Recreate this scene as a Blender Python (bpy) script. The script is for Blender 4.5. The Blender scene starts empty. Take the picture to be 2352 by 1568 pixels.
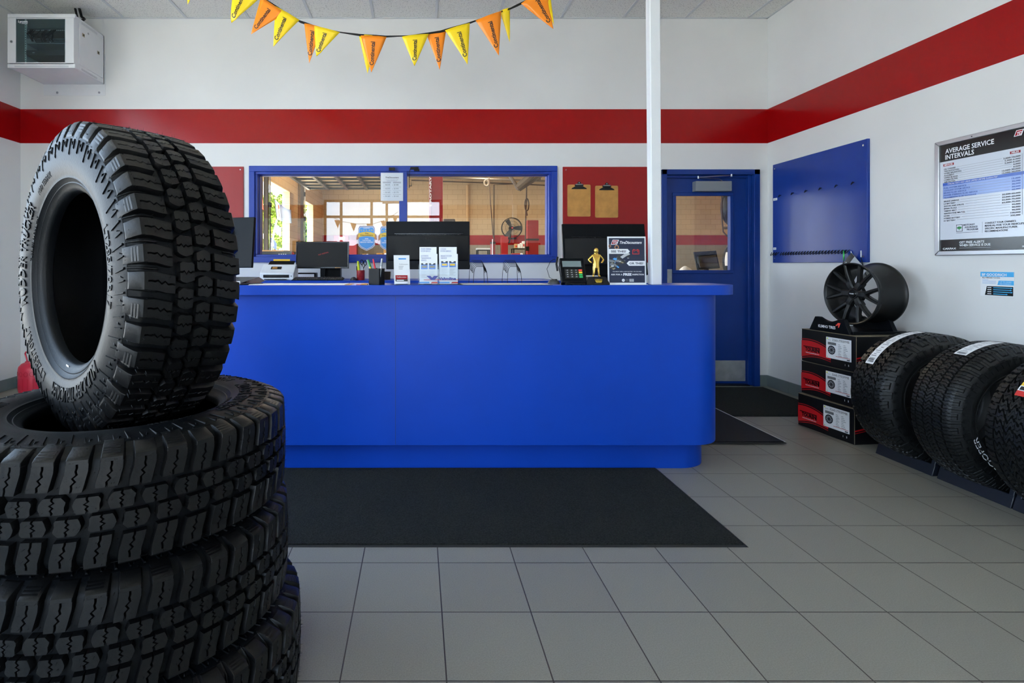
import bpy, bmesh, math, random
from mathutils import Vector, Matrix, Euler
random.seed(7)
S = bpy.context.scene
COL = S.collection
PI = math.pi
H = 1.187          # camera height
F = 1235.0         # focal length in pixels of the 2352 frame

# ------------------------------------------------------------------ camera
cd = bpy.data.cameras.new('camera'); cam = bpy.data.objects.new('camera', cd); COL.objects.link(cam)
cam.location = (0, 0, H); cam.rotation_euler = (PI / 2, 0, 0)
cd.sensor_width = 36.0; cd.lens = 36.0 * F / 2352
cd.shift_x = (1176 - 960) / 2352; cd.shift_y = -(784 - 608) / 2352
cd.clip_start = 0.02; cd.clip_end = 300
S.camera = cam
# ------------------------------------------------------------------ world, sun, exposure
w = bpy.data.worlds.new('sky'); S.world = w; w.use_nodes = True
wn = w.node_tree.nodes; wl = w.node_tree.links
bg = wn['Background']
tc = wn.new('ShaderNodeTexCoord'); sx = wn.new('ShaderNodeSeparateXYZ'); rp = wn.new('ShaderNodeValToRGB')
wl.new(tc.outputs['Generated'], sx.inputs[0]); wl.new(sx.outputs['Z'], rp.inputs[0]); wl.new(rp.outputs[0], bg.inputs[0])
rp.color_ramp.elements[0].position = 0.0; rp.color_ramp.elements[0].color = (0.76, 0.87, 1.0, 1)
rp.color_ramp.elements[1].position = 0.6; rp.color_ramp.elements[1].color = (0.46, 0.67, 1.0, 1)
bg.inputs[1].default_value = 13
sd = bpy.data.lights.new('sun', 'SUN'); sd.energy = 85; sd.angle = 0.01; sd.color = (1, .95, .88)
so = bpy.data.objects.new('sun', sd); COL.objects.link(so); so.rotation_euler = Vector((-.09, -.52, .85)).to_track_quat('Z', 'Y').to_euler()
so.location = (8, 10, 20)
S.view_settings.view_transform = 'Standard'; S.view_settings.look = 'None'
S.view_settings.gamma = 1; S.view_settings.exposure = -0.30; S.view_settings.use_curve_mapping = False
S.cycles.use_denoising = True
S.cycles.max_bounces = 8; S.cycles.diffuse_bounces = 5; S.cycles.glossy_bounces = 4; S.cycles.transparent_max_bounces = 12
S.cycles.caustics_reflective = False; S.cycles.caustics_refractive = False
S.cycles.sample_clamp_indirect = 8.0

def area(name, loc, rot, sx_, sy_, energy, color=(1, 1, 1), portal=False):
    d = bpy.data.lights.new(name, 'AREA'); d.shape = 'RECTANGLE'; d.size = sx_; d.size_y = sy_
    d.energy = energy; d.color = color
    if portal: d.cycles.is_portal = True
    o = bpy.data.objects.new(name, d); COL.objects.link(o); o.location = loc; o.rotation_euler = rot
    return o
area('window_light_portal', (-4.02, 0.45, 1.96), (0, -PI / 2, 0), 2.9, 6.1, 1, portal=True)
area('window_light_portal', (-0.9, -3.12, 1.6), (PI / 2, 0, 0), 3.0, 2.4, 1, portal=True)

# ------------------------------------------------------------------ colours and materials
def lin(c):
    return tuple(((v / 255) / 12.92 if v / 255 <= 0.04045 else ((v / 255 + 0.055) / 1.055) ** 2.4) for v in c) + (1,)
M = {}
def mat(name, rgb, rough=.5, metal=0, spec=.5, noise=0, nscale=8, bump=0, bscale=60, emit=None, coat=0, sheen=0):
    m = bpy.data.materials.new(name); m.use_nodes = True
    nt = m.node_tree; b = nt.nodes['Principled BSDF']
    c = lin(rgb)
    b.inputs['Base Color'].default_value = c; b.inputs['Roughness'].default_value = rough
    b.inputs['Metallic'].default_value = metal; b.inputs['Specular IOR Level'].default_value = spec
    if coat: b.inputs['Coat Weight'].default_value = coat; b.inputs['Coat Roughness'].default_value = .1
    if noise or bump:
        t = nt.nodes.new('ShaderNodeTexCoord')
    if noise:
        n = nt.nodes.new('ShaderNodeTexNoise'); n.inputs['Scale'].default_value = nscale; n.inputs['Detail'].default_value = 5
        nt.links.new(t.outputs['Object'], n.inputs['Vector'])
        r = nt.nodes.new('ShaderNodeMapRange'); r.inputs[1].default_value = .3; r.inputs[2].default_value = .7
        r.inputs[3].default_value = 1 - noise; r.inputs[4].default_value = 1 + noise
        nt.links.new(n.outputs[0], r.inputs[0])
        v = nt.nodes.new('ShaderNodeVectorMath'); v.operation = 'SCALE'; v.inputs[0].default_value = c[:3]
        nt.links.new(r.outputs[0], v.inputs['Scale']); nt.links.new(v.outputs[0], b.inputs['Base Color'])
    if bump:
        n2 = nt.nodes.new('ShaderNodeTexNoise'); n2.inputs['Scale'].default_value = bscale; n2.inputs['Detail'].default_value = 3
        nt.links.new(t.outputs['Object'], n2.inputs['Vector'])
        bp = nt.nodes.new('ShaderNodeBump'); bp.inputs['Strength'].default_value = bump; bp.inputs['Distance'].default_value = .01
        nt.links.new(n2.outputs[0], bp.inputs['Height']); nt.links.new(bp.outputs[0], b.inputs['Normal'])
    if emit:
        b.inputs['Emission Color'].default_value = lin(emit[0]); b.inputs['Emission Strength'].default_value = emit[1]
    M[name] = m
    return m
def glass(name, tint=(1, 1, 1), spec=1.5, rough=0.0, alpha=1.0):
    """thin pane: transparent + Fresnel reflection"""
    m = bpy.data.materials.new(name); m.use_nodes = True; nt = m.node_tree; nt.nodes.clear()
    o = nt.nodes.new('ShaderNodeOutputMaterial'); mx = nt.nodes.new('ShaderNodeMixShader')
    tr = nt.nodes.new('ShaderNodeBsdfTransparent'); gl = nt.nodes.new('ShaderNodeBsdfGlossy')
    tr.inputs[0].default_value = (*tint, 1); gl.inputs['Roughness'].default_value = rough
    f0 = ((spec - 1) / (spec + 1)) ** 2
    ge = nt.nodes.new('ShaderNodeNewGeometry'); dt = nt.nodes.new('ShaderNodeVectorMath'); dt.operation = 'DOT_PRODUCT'
    nt.links.new(ge.outputs['Normal'], dt.inputs[0]); nt.links.new(ge.outputs['Incoming'], dt.inputs[1])
    def mth(op, x, y=None):
        q = nt.nodes.new('ShaderNodeMath'); q.operation = op
        for i, v in enumerate((x, y)):
            if v is None: continue
            if isinstance(v, (int, float)): q.inputs[i].default_value = v
            else: nt.links.new(v, q.inputs[i])
        return q.outputs[0]
    c = mth('ABSOLUTE', dt.outputs['Value']); k = mth('POWER', mth('SUBTRACT', 1.0, c), 5.0)
    fr = mth('ADD', mth('MULTIPLY', k, 1 - f0), f0)
    nt.links.new(fr, mx.inputs[0]); nt.links.new(tr.outputs[0], mx.inputs[1]); nt.links.new(gl.outputs[0], mx.inputs[2])
    nt.links.new(mx.outputs[0], o.inputs[0]); M[name] = m
glass('pane', (.95, .97, .96), 1.66); glass('storefront_pane', (.95, .97, .97), 1.45)
glass('acrylic', (.93, .95, .96), 1.2); glass('smoked_pane', (.72, .82, .82), 1.55); glass('clear_film', (.97, .98, .99), 1.25)

BLUE = (8, 62, 172); RED = (152, 16, 22)
mat('blue_laminate', BLUE, .38, spec=.22, noise=.05, nscale=3, bump=.04, bscale=300)
mat('blue_paint', (12, 54, 150), .35, spec=.35, noise=.08, nscale=4, bump=.1, bscale=40)
mat('door_blue', (8, 48, 122), .35, spec=.35, noise=.08, nscale=4, bump=.06, bscale=30)
mat('red_paint', (140, 8, 14), .32, spec=.35, noise=.04, nscale=3, bump=.05, bscale=50)
mat('board_blue', (18, 52, 136), .3, spec=.4, noise=.06, nscale=5, bump=.04, bscale=20)
mat('rubber', (7, 9, 12), .46, spec=.14, noise=.12, nscale=20, bump=.05, bscale=150)
mat('tread_rubber', (9, 9, 10), .44, spec=.27, noise=.15, nscale=30, bump=.06, bscale=120)
mat('rubber_worn', (9, 11, 12), .46, spec=.38, noise=.15, nscale=18, bump=.1, bscale=200)
mat('liner_black', (7, 7, 8), .8)
mat('mat_edge', (22, 24, 26), .6)
mat('black_plastic', (9, 12, 16), .35, spec=.1, noise=.05)
mat('black_matte', (9, 10, 11), .6, spec=.3)
mat('black_gloss', (8, 9, 11), .18)
mat('screen_off', (30, 31, 32), .5, spec=.2)
mat('charcoal', (48, 50, 52), .5)
mat('white_metal', (222, 224, 226), .35, noise=.02)
mat('white_plastic', (226, 230, 234), .35)
mat('grey_plastic', (120, 126, 132), .4)
mat('paper', (236, 238, 240), .55)
mat('paper_grey', (190, 194, 198), .6)
mat('steel', (170, 174, 178), .3, metal=1)
mat('aluminium', (190, 192, 196), .35, metal=.9)
mat('brushed', (176, 180, 182), .4, metal=.6, noise=.15, nscale=14)
mat('dark_metal', (40, 42, 44), .35, metal=.8)
mat('chrome', (210, 210, 214), .12, metal=1)
mat('gold', (226, 186, 92), .24, metal=1)
mat('wood_board', (178, 128, 62), .55, noise=.18, nscale=12)
mat('tan_card', (190, 150, 100), .7, noise=.06)
mat('ink', (24, 26, 34), .5); mat('ink_blue', (40, 70, 150), .5); mat('ink_red', (190, 40, 40), .5)
mat('ink_grey', (120, 124, 132), .6); mat('ink_white', (238, 240, 244), .5)
mat('navy', (24, 36, 62), .4); mat('poster_black', (16, 18, 20), .2); mat('poster_white', (214, 220, 230), .2)
mat('poster_blue', (58, 96, 186), .2); mat('poster_pale_blue', (140, 166, 222), .2); mat('poster_red', (150, 22, 34), .2)
mat('badge_blue', (70, 150, 220), .4); mat('badge_gold', (236, 196, 60), .4); mat('badge_copper', (190, 130, 90), .4)
mat('flag_yellow', (240, 208, 10), .4, coat=.15); mat('flag_orange', (226, 128, 6), .4, coat=.15)
mat('card_cyan', (60, 170, 230), .4); mat('neon_yellow', (220, 235, 30), .4); mat('pen_red', (220, 40, 60), .4)
mat('pen_green', (40, 140, 70), .4); mat('cup_red', (150, 30, 34), .4); mat('tank_red', (196, 36, 62), .3, noise=.04)
mat('box_black', (10, 11, 15), .4, spec=.3, noise=.05); mat('box_red', (186, 16, 28), .35); mat('box_edge', (110, 100, 82), .8)
mat('rim_black', (10, 11, 12), .42, spec=.4); mat('rack_plastic', (15, 21, 32), .45)
mat('green_anodised', (20, 150, 60), .3, metal=.5)
mat('key_red', (230, 70, 60), .5); mat('key_yellow', (235, 190, 40), .5); mat('key_green', (40, 170, 90), .5)
mat('lcd_grey', (110, 124, 126), .25)
mat('garage_steel', (86, 76, 66), .6, noise=.1); mat('lift_red', (140, 22, 28), .4, noise=.06); mat('tan_paint', (206, 176, 134), .7, noise=.04)
mat('hose_brown', (60, 40, 26), .6); mat('leaf_light', (110, 130, 30), .6, noise=.3, nscale=2); mat('leaf_dark', (60, 90, 26), .6, noise=.3, nscale=2)
mat('bark', (90, 70, 50), .9, noise=.2); mat('asphalt', (172, 166, 156), .9, noise=.08, nscale=1)
mat('concrete', (150, 140, 126), .7, noise=.1, nscale=1.5)
mat('towel', (236, 238, 240), .8, bump=.3, bscale=30)
mat('cloth_banner', (120, 124, 128), .7); mat('banner_orange', (226, 92, 60), .7); mat('banner_white', (226, 230, 232), .7)
mat('tube_lit', (255, 240, 210), .5, emit=((255, 236, 200), 6))
mat('sky_blue_print', (60, 120, 210), .4); mat('photo_dark', (40, 44, 48), .4); mat('photo_tan', (150, 140, 110), .4)
mat('acoustic', (196, 200, 198), .9, noise=.05); mat('grid_white', (205, 208, 210), .5)

# ------------------------------------------------------------------ mesh builder
MW = {}
_txt = {}
def text_mesh(s, bold=0.0):
    k = (s, bold)
    if k in _txt: return _txt[k]
    c = bpy.data.curves.new('t', 'FONT'); c.body = s; c.size = 1; c.resolution_u = 2; c.offset = bold; c.fill_mode = 'FRONT'
    o = bpy.data.objects.new('t', c); COL.objects.link(o)
    dg = bpy.context.evaluated_depsgraph_get()
    me = bpy.data.meshes.new_from_object(o.evaluated_get(dg))
    vs = [v.co.copy() for v in me.vertices]; fs = [list(p.vertices) for p in me.polygons]
    bpy.data.objects.remove(o); bpy.data.curves.remove(c); bpy.data.meshes.remove(me)
    _txt[k] = (vs, fs)
    return vs, fs

class MB:
    def __init__(s, m=None):
        s.v = []; s.f = []; s.mi = []; s.mats = []; s.cur = 0; s.T = Matrix()
        if m: s.use(m)
    def use(s, m):
        if m not in s.mats: s.mats.append(m)
        s.cur = s.mats.index(m); return s
    def at(s, loc=(0, 0, 0), rot=(0, 0, 0), sc=None):
        s.T = Matrix.Translation(loc) @ Euler(rot).to_matrix().to_4x4()
        if sc: s.T = s.T @ Matrix.Diagonal((*sc, 1))
        return s
    def frame(s, o, x, y):
        x = Vector(x).normalized(); y = Vector(y).normalized(); z = x.cross(y)
        s.T = Matrix(((x.x, y.x, z.x, o[0]), (x.y, y.y, z.y, o[1]), (x.z, y.z, z.z, o[2]), (0, 0, 0, 1))); return s
    def add(s, vs, fs):
        b = len(s.v); T = s.T
        for p in vs: s.v.append(T @ Vector(p))
        for f in fs: s.f.append([b + i for i in f]); s.mi.append(s.cur)
        return s
    def box(s, x0, x1, y0, y1, z0, z1):
        vs = [(x, y, z) for z in (z0, z1) for y in (y0, y1) for x in (x0, x1)]
        return s.add(vs, [(0, 2, 3, 1), (4, 5, 7, 6), (0, 1, 5, 4), (2, 6, 7, 3), (0, 4, 6, 2), (1, 3, 7, 5)])
    def rect(s, x0, y0, x1, y1, z=0):
        return s.add([(x0, y0, z), (x1, y0, z), (x1, y1, z), (x0, y1, z)], [(0, 1, 2, 3)])
    def poly(s, pts, z=0):
        return s.add([(p[0], p[1], z) for p in pts], [list(range(len(pts)))])
    def prism(s, pts, z0, z1):
        n = len(pts)
        vs = [(p[0], p[1], z0) for p in pts] + [(p[0], p[1], z1) for p in pts]
        fs = [list(range(n))[::-1], list(range(n, 2 * n))] + [(i, (i + 1) % n, n + (i + 1) % n, n + i) for i in range(n)]
        return s.add(vs, fs)
    def lathe(s, prof, seg=48, closed=False, a0=0, a1=2 * PI):
        full = abs(a1 - a0 - 2 * PI) < 1e-6
        n = len(prof); m = seg if full else seg + 1
        vs = []
        for i in range(m):
            a = a0 + (a1 - a0) * i / seg
            for r, z in prof: vs.append((r * math.cos(a), r * math.sin(a), z))
        fs = []
        for i in range(seg):
            j = (i + 1) % m
            for k in range(n if closed else n - 1):
                l = (k + 1) % n
                fs.append((i * n + k, j * n + k, j * n + l, i * n + l))
        return s.add(vs, fs)
    def cyl(s, r, z0, z1, seg=24, r1=None):
        r1 = r if r1 is None else r1
        return s.lathe([(0, z0), (r, z0), (r1, z1), (0, z1)], seg)
    def tube(s, pts, r, seg=8, closed=False):
        pts = [Vector(p) for p in pts]; n = len(pts)
        vs = []; prev = None
        for i, p in enumerate(pts):
            a = pts[i - 1] if (i > 0 or closed) else p; b = pts[(i + 1) % n] if (i < n - 1 or closed) else p
            d = (b - a).normalized() if (b - a).length > 1e-9 else Vector((0, 0, 1))
            if prev is None:
                u = d.cross(Vector((0, 0, 1)))
                if u.length < .1: u = d.cross(Vector((1, 0, 0)))
            else: u = prev - d * prev.dot(d)
            u.normalize(); prev = u; v = d.cross(u)
            rr = r[i] if isinstance(r, (list, tuple)) else r
            for k in range(seg):
                t = 2 * PI * k / seg; vs.append(p + (u * math.cos(t) + v * math.sin(t)) * rr)
        fs = []
        for i in range(n if closed else n - 1):
            j = (i + 1) % n
            for k in range(seg):
                l = (k + 1) % seg; fs.append((i * seg + k, i * seg + l, j * seg + l, j * seg + k))
        if not closed: fs += [list(range(seg))[::-1], list(range((n - 1) * seg, n * seg))]
        return s.add(vs, fs)
    def text(s, t, x, y, h, w=None, align='L', bold=.0, shear=0, z=0, fn=None):
        """cap height h; w stretches the line to that width; origin is the baseline corner"""
        vs, fs = text_mesh(t, bold)
        if not vs: return s
        x0 = min(v.x for v in vs); x1 = max(v.x for v in vs)
        ky = h / .72; kx = (w / (x1 - x0)) if w else ky
        W = (x1 - x0) * kx; ox = x - (W if align == 'R' else W / 2 if align == 'C' else 0)
        out = [((v.x - x0) * kx + ox + shear * v.y * ky, y + v.y * ky, z) for v in vs]
        if fn: out = [fn(*p) for p in out]
        return s.add(out, fs)
    def build(s, name, parent=None, bevel=0, smooth=35, world=False, seg=2, kind=None, label=None, solid=0):
        me = bpy.data.meshes.new(name)
        me.from_pydata([tuple(v) for v in s.v], [], s.f)
        for m in s.mats: me.materials.append(M[m])
        me.polygons.foreach_set('material_index', s.mi)
        if smooth:
            me.polygons.foreach_set('use_smooth', [True] * len(me.polygons)); me.update()
            me.set_sharp_from_angle(angle=math.radians(smooth))
        if world and parent is not None: me.transform(MW[parent.name].inverted())
        me.update()
        o = bpy.data.objects.new(name, me); COL.objects.link(o)
        if parent is not None: o.parent = parent; MW[o.name] = MW[parent.name]
        else: MW[o.name] = Matrix()
        if bevel:
            b = o.modifiers.new('bevel', 'BEVEL'); b.width = bevel; b.segments = seg; b.limit_method = 'ANGLE'; b.angle_limit = math.radians(40)
        if solid:
            b = o.modifiers.new('solid', 'SOLIDIFY'); b.thickness = solid
        if kind: o['kind'] = kind
        if label: o['label'] = label
        return o

def thing(name, label, cat, loc=(0, 0, 0), rot=(0, 0, 0), group=None, kind=None):
    o = bpy.data.objects.new(name, None); COL.objects.link(o)
    o.location = loc; o.rotation_euler = rot; o.empty_display_size = .05
    MW[o.name] = Matrix.Translation(loc) @ Euler(rot).to_matrix().to_4x4()
    if label: o['label'] = label
    if cat: o['category'] = cat
    if group: o['group'] = group
    if kind: o['kind'] = kind
    return o
def tag(o, label, cat, group=None):
    o['label'] = label; o['category'] = cat
    if group: o['group'] = group
    return o
def dup(root, loc, rot, label=None, group=None):
    r = root.copy(); COL.objects.link(r); r.location = loc; r.rotation_euler = rot
    MW[r.name] = Matrix.Translation(loc) @ Euler(rot).to_matrix().to_4x4()
    if label: r['label'] = label
    if group: r['group'] = group
    for ch in list(root.children):
        c = ch.copy(); COL.objects.link(c); c.parent = r; MW[c.name] = MW[r.name]
        for g in ch.children:
            d = g.copy(); COL.objects.link(d); d.parent = c
    return r
def loose(o, label, cat, group=None):
    """a thing resting in or on another thing: top-level, keeps its place"""
    m = MW[o.parent.name].copy(); o.parent = None; o.matrix_world = m; MW[o.name] = m
    return tag(o, label, cat, group)
def P(px, py, Y): return Vector(((px - 960) * Y / F, Y, H - (py - 608) * Y / F))
def wall_boxes(mb, u0, u1, z0, z1, holes, put):
    """wall in pieces round its openings; holes = (u0,u1,z0,z1) sorted by u"""
    u = u0
    for a, b, c, d in sorted(holes):
        if a > u: put(u, a, z0, z1)
        if c > z0: put(a, b, z0, c)
        if d < z1: put(a, b, d, z1)
        u = b
    if u < u1: put(u, u1, z0, z1)
# ================================================================== the room
XL, XR, YB, YF, ZC = -3.896, 3.427, 5.27, -3.0, 3.602
BT, BB = 2.712, 2.378     # painted red band
def node_mat(name):
    m = bpy.data.materials.new(name); m.use_nodes = True; M[name] = m
    return m, m.node_tree, m.node_tree.nodes['Principled BSDF']
def band_wall(name, white, red, z0, z1, bump=.03, bricks=None, low=None, lowz=0, rough=.5):
    m, nt, b = node_mat(name)
    N = nt.nodes.new; L = nt.links.new
    g = N('ShaderNodeNewGeometry'); s = N('ShaderNodeSeparateXYZ'); L(g.outputs['Position'], s.inputs[0])
    def gt(v):
        a = N('ShaderNodeMath'); a.operation = 'GREATER_THAN'; a.inputs[1].default_value = v; L(s.outputs['Z'], a.inputs[0]); return a.outputs[0]
    lo, hi = gt(z0), gt(z1)
    sub = N('ShaderNodeMath'); sub.operation = 'SUBTRACT'; L(lo, sub.inputs[0]); L(hi, sub.inputs[1])
    n = N('ShaderNodeTexNoise'); n.inputs['Scale'].default_value = 1.5; n.inputs['Detail'].default_value = 4; L(g.outputs['Position'], n.inputs['Vector'])
    r = N('ShaderNodeMapRange'); r.inputs[1].default_value = .3; r.inputs[2].default_value = .7; r.inputs[3].default_value = .96; r.inputs[4].default_value = 1.03
    L(n.outputs[0], r.inputs[0])
    base = N('ShaderNodeMix'); base.data_type = 'RGBA'; base.inputs['A'].default_value = lin(white); base.inputs['B'].default_value = lin(red)
    L(sub.outputs[0], base.inputs['Factor']); col = base.outputs['Result']
    if low:
        l2 = N('ShaderNodeMix'); l2.data_type = 'RGBA'; l2.inputs['A'].default_value = lin(low); L(gt(lowz), l2.inputs['Factor']); L(col, l2.inputs['B']); col = l2.outputs['Result']
    v = N('ShaderNodeVectorMath'); v.operation = 'SCALE'; L(col, v.inputs[0]); L(r.outputs[0], v.inputs['Scale']); col = v.outputs[0]
    n2 = N('ShaderNodeTexNoise'); n2.inputs['Scale'].default_value = 70; n2.inputs['Detail'].default_value = 2; L(g.outputs['Position'], n2.inputs['Vector'])
    hgt = n2.outputs[0]
    if bricks:
        br = N('ShaderNodeTexBrick'); br.offset = .5; br.inputs['Scale'].default_value = 1; br.inputs['Brick Width'].default_value = .406
        br.inputs['Row Height'].default_value = .203; br.inputs['Mortar Size'].default_value = .006; br.inputs['Mortar Smooth'].default_value = .3
        br.inputs['Color1'].default_value = (1, 1, 1, 1); br.inputs['Color2'].default_value = (.94, .94, .94, 1); br.inputs['Mortar'].default_value = (.62, .58, .55, 1)
        cb = N('ShaderNodeCombineXYZ'); L(s.outputs[bricks], cb.inputs[0]); L(s.outputs['Z'], cb.inputs[1]); L(cb.outputs[0], br.inputs['Vector'])
        mu = N('ShaderNodeVectorMath'); mu.operation = 'MULTIPLY'; L(col, mu.inputs[0]); L(br.outputs['Color'], mu.inputs[1]); col = mu.outputs[0]
    L(col, b.inputs['Base Color'])
    rr = N('ShaderNodeMapRange'); rr.inputs[3].default_value = rough; rr.inputs[4].default_value = .2; L(sub.outputs[0], rr.inputs[0]); L(rr.outputs[0], b.inputs['Roughness'])
    bp = N('ShaderNodeBump'); bp.inputs['Strength'].default_value = bump; bp.inputs['Distance'].default_value = .01; L(hgt, bp.inputs['Height']); L(bp.outputs[0], b.inputs['Normal'])
    b.inputs['Specular IOR Level'].default_value = .25
band_wall('showroom_wall', (228, 228, 226), (142, 6, 10), BB, BT)
band_wall('garage_wall', (206, 182, 146), (160, 22, 30), 2.0, 2.40, bricks='X', low=(150, 144, 132), lowz=2.0, rough=.75)
band_wall('garage_side', (206, 176, 134), (206, 176, 134), 2.0, 2.40, bricks='Y', low=(206, 176, 134), lowz=2.0, rough=.75)

# floor tiles
m, nt, b = node_mat('floor_tile'); N = nt.nodes.new; L = nt.links.new
g = N('ShaderNodeNewGeometry'); mp = N('ShaderNodeMapping'); mp.inputs['Location'].default_value = (.2228, -2.1433 + .3046 * 20, 0)
L(g.outputs['Position'], mp.inputs['Vector'])
br = N('ShaderNodeTexBrick'); br.offset = 0; br.inputs['Scale'].default_value = 1; br.inputs['Brick Width'].default_value = .3046
br.inputs['Row Height'].default_value = .3046; br.inputs['Mortar Size'].default_value = .0022; br.inputs['Mortar Smooth'].default_value = .1; br.inputs['Bias'].default_value = 0
br.inputs['Color1'].default_value = lin((134, 132, 122)); br.inputs['Color2'].default_value = lin((129, 127, 118)); br.inputs['Mortar'].default_value = lin((60, 52, 46))
L(mp.outputs[0], br.inputs['Vector'])
n = N('ShaderNodeTexNoise'); n.inputs['Scale'].default_value = 260; n.inputs['Detail'].default_value = 3; L(g.outputs['Position'], n.inputs['Vector'])
r = N('ShaderNodeMapRange'); r.inputs[1].default_value = .25; r.inputs[2].default_value = .75; r.inputs[3].default_value = .80; r.inputs[4].default_value = 1.18; L(n.outputs[0], r.inputs[0])
v = N('ShaderNodeVectorMath'); v.operation = 'SCALE'; L(br.outputs['Color'], v.inputs[0]); L(r.outputs[0], v.inputs['Scale']); L(v.outputs[0], b.inputs['Base Color'])
b.inputs['Roughness'].default_value = .42
bp = N('ShaderNodeBump'); bp.inputs['Strength'].default_value = .5; bp.inputs['Distance'].default_value = .003; bp.invert = True
L(br.outputs['Fac'], bp.inputs['Height']); L(bp.outputs[0], b.inputs['Normal'])
# ceiling tiles: small dark fissures
m, nt, b = node_mat('ceiling_tile'); N = nt.nodes.new; L = nt.links.new
g = N('ShaderNodeNewGeometry'); n = N('ShaderNodeTexNoise'); n.inputs['Scale'].default_value = 95; n.inputs['Detail'].default_value = 2; L(g.outputs['Position'], n.inputs['Vector'])
r = N('ShaderNodeMapRange'); r.inputs[1].default_value = .34; r.inputs[2].default_value = .42; r.inputs[3].default_value = .62; r.inputs[4].default_value = 1; L(n.outputs[0], r.inputs[0])
v = N('ShaderNodeVectorMath'); v.operation = 'SCALE'; v.inputs[0].default_value = lin((232, 232, 226))[:3]; L(r.outputs[0], v.inputs['Scale']); L(v.outputs[0], b.inputs['Base Color'])
b.inputs['Roughness'].default_value = .9
# entrance mats: looped pile
m, nt, b = node_mat('mat_pile'); N = nt.nodes.new; L = nt.links.new
g = N('ShaderNodeNewGeometry'); n = N('ShaderNodeTexNoise'); n.inputs['Scale'].default_value = 170; n.inputs['Detail'].default_value = 4; L(g.outputs['Position'], n.inputs['Vector'])
r = N('ShaderNodeMapRange'); r.inputs[1].default_value = .35; r.inputs[2].default_value = .65; r.inputs[3].default_value = .45; r.inputs[4].default_value = 1.7; L(n.outputs[0], r.inputs[0])
v = N('ShaderNodeVectorMath'); v.operation = 'SCALE'; v.inputs[0].default_value = lin((28, 30, 28))[:3]; L(r.outputs[0], v.inputs['Scale']); L(v.outputs[0], b.inputs['Base Color'])
b.inputs['Roughness'].default_value = .95; b.inputs['Specular IOR Level'].default_value = .2
bp = N('ShaderNodeBump'); bp.inputs['Strength'].default_value = .8; bp.inputs['Distance'].default_value = .004; L(n.outputs[0], bp.inputs['Height']); L(bp.outputs[0], b.inputs['Normal'])

MB('floor_tile').box(XL - .2, XR + .2, YF - .2, YB + .15, -.15, 0).build('floor', kind='structure', smooth=0)
MB('ceiling_tile').box(XL - .3, XR + .3, YF - .3, YB + .2, ZC, ZC + .2).build('ceiling', kind='structure', smooth=0)
gr = MB('grid_white')
for k in range(-7, 6):
    x = .175 + .6096 * k
    if XL < x < XR: gr.box(x - .0125, x + .0125, YF, YB, ZC - .006, ZC + .001)
for k in range(14):
    y = 4.72 - .6096 * k
    gr.box(XL, XR, y - .0125, y + .0125, ZC - .0058, ZC + .001)
gr.box(XL, XR, YB - .02, YB, ZC - .0055, ZC + .001); gr.box(XR - .02, XR, YF, YB, ZC - .0055, ZC + .001); gr.box(XL, XL + .02, YF, YB, ZC - .0055, ZC + .001)
gr.build('trim_1', kind='structure', smooth=0)

bx = lambda px: (px - 960) * YB / F
bz = lambda py: H - (py - 608) * YB / F
WIN = (bx(580), bx(1271), bz(594), bz(389)); DOOR = (bx(1524), bx(1738), 0, bz(394))
wb = MB('showroom_wall')
wall_boxes(wb, XL - .2, XR + .2, -.02, 6.0, [WIN, DOOR], lambda a, b_, c, d: wb.box(a, b_, YB, YB + .16, c, d))
wb.build('wall_back', kind='structure', smooth=0)
wr = MB('showroom_wall').box(XR, XR + .2, YF - .2, YB, -.02, ZC + .1); wr.build('wall_right', kind='structure', smooth=0)
LW = (-2.6, 3.45, .5, 3.42)
wl_ = MB('showroom_wall'); wall_boxes(wl_, YF - .2, YB, -.02, ZC + .1, [LW], lambda a, b_, c, d: wl_.box(XL - .2, XL, a, b_, c, d)); wl_.build('wall_left', kind='structure', smooth=0)
FW = (-2.4, .6, .4, 2.85)
wf = MB('showroom_wall'); wall_boxes(wf, XL - .2, XR + .2, -.02, ZC + .1, [FW], lambda a, b_, c, d: wf.box(a, b_, YF - .2, YF, c, d)); wf.build('wall_front', kind='structure', smooth=0)
# storefront windows (left wall and behind the camera)
def storefront(name, horizontal, u0, u1, z0, z1, plane, us, zs):
    root = thing(name, None, None, kind='structure')
    fr = MB('dark_metal')
    def b2(a, b_, c, d, t=.05):
        if horizontal: fr.box(a, b_, plane - t, plane + t, c, d)
        else: fr.box(plane - t, plane + t, a, b_, c, d)
    b2(u0, u1, z0, z0 + .05); b2(u0, u1, z1 - .05, z1); b2(u0, u0 + .05, z0, z1); b2(u1 - .05, u1, z0, z1)
    for u in us: b2(u - .03, u + .03, z0, z1)
    for z in zs: b2(u0, u1, z - .03, z + .03)
    fr.build('window_frame', root)
    g = MB('storefront_pane')
    if horizontal: g.box(u0 + .02, u1 - .02, plane - .004, plane + .004, z0 + .02, z1 - .02)
    else: g.box(plane - .004, plane + .004, u0 + .02, u1 - .02, z0 + .02, z1 - .02)
    g.build('window_pane', root, smooth=0)
storefront('window_2', False, *LW, XL - .1, (-1.1, .5, 2.1), (2.35,))
storefront('window_3', True, *FW, YF - .1, (-1.97, -1.19, -.80), (2.42,))

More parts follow.
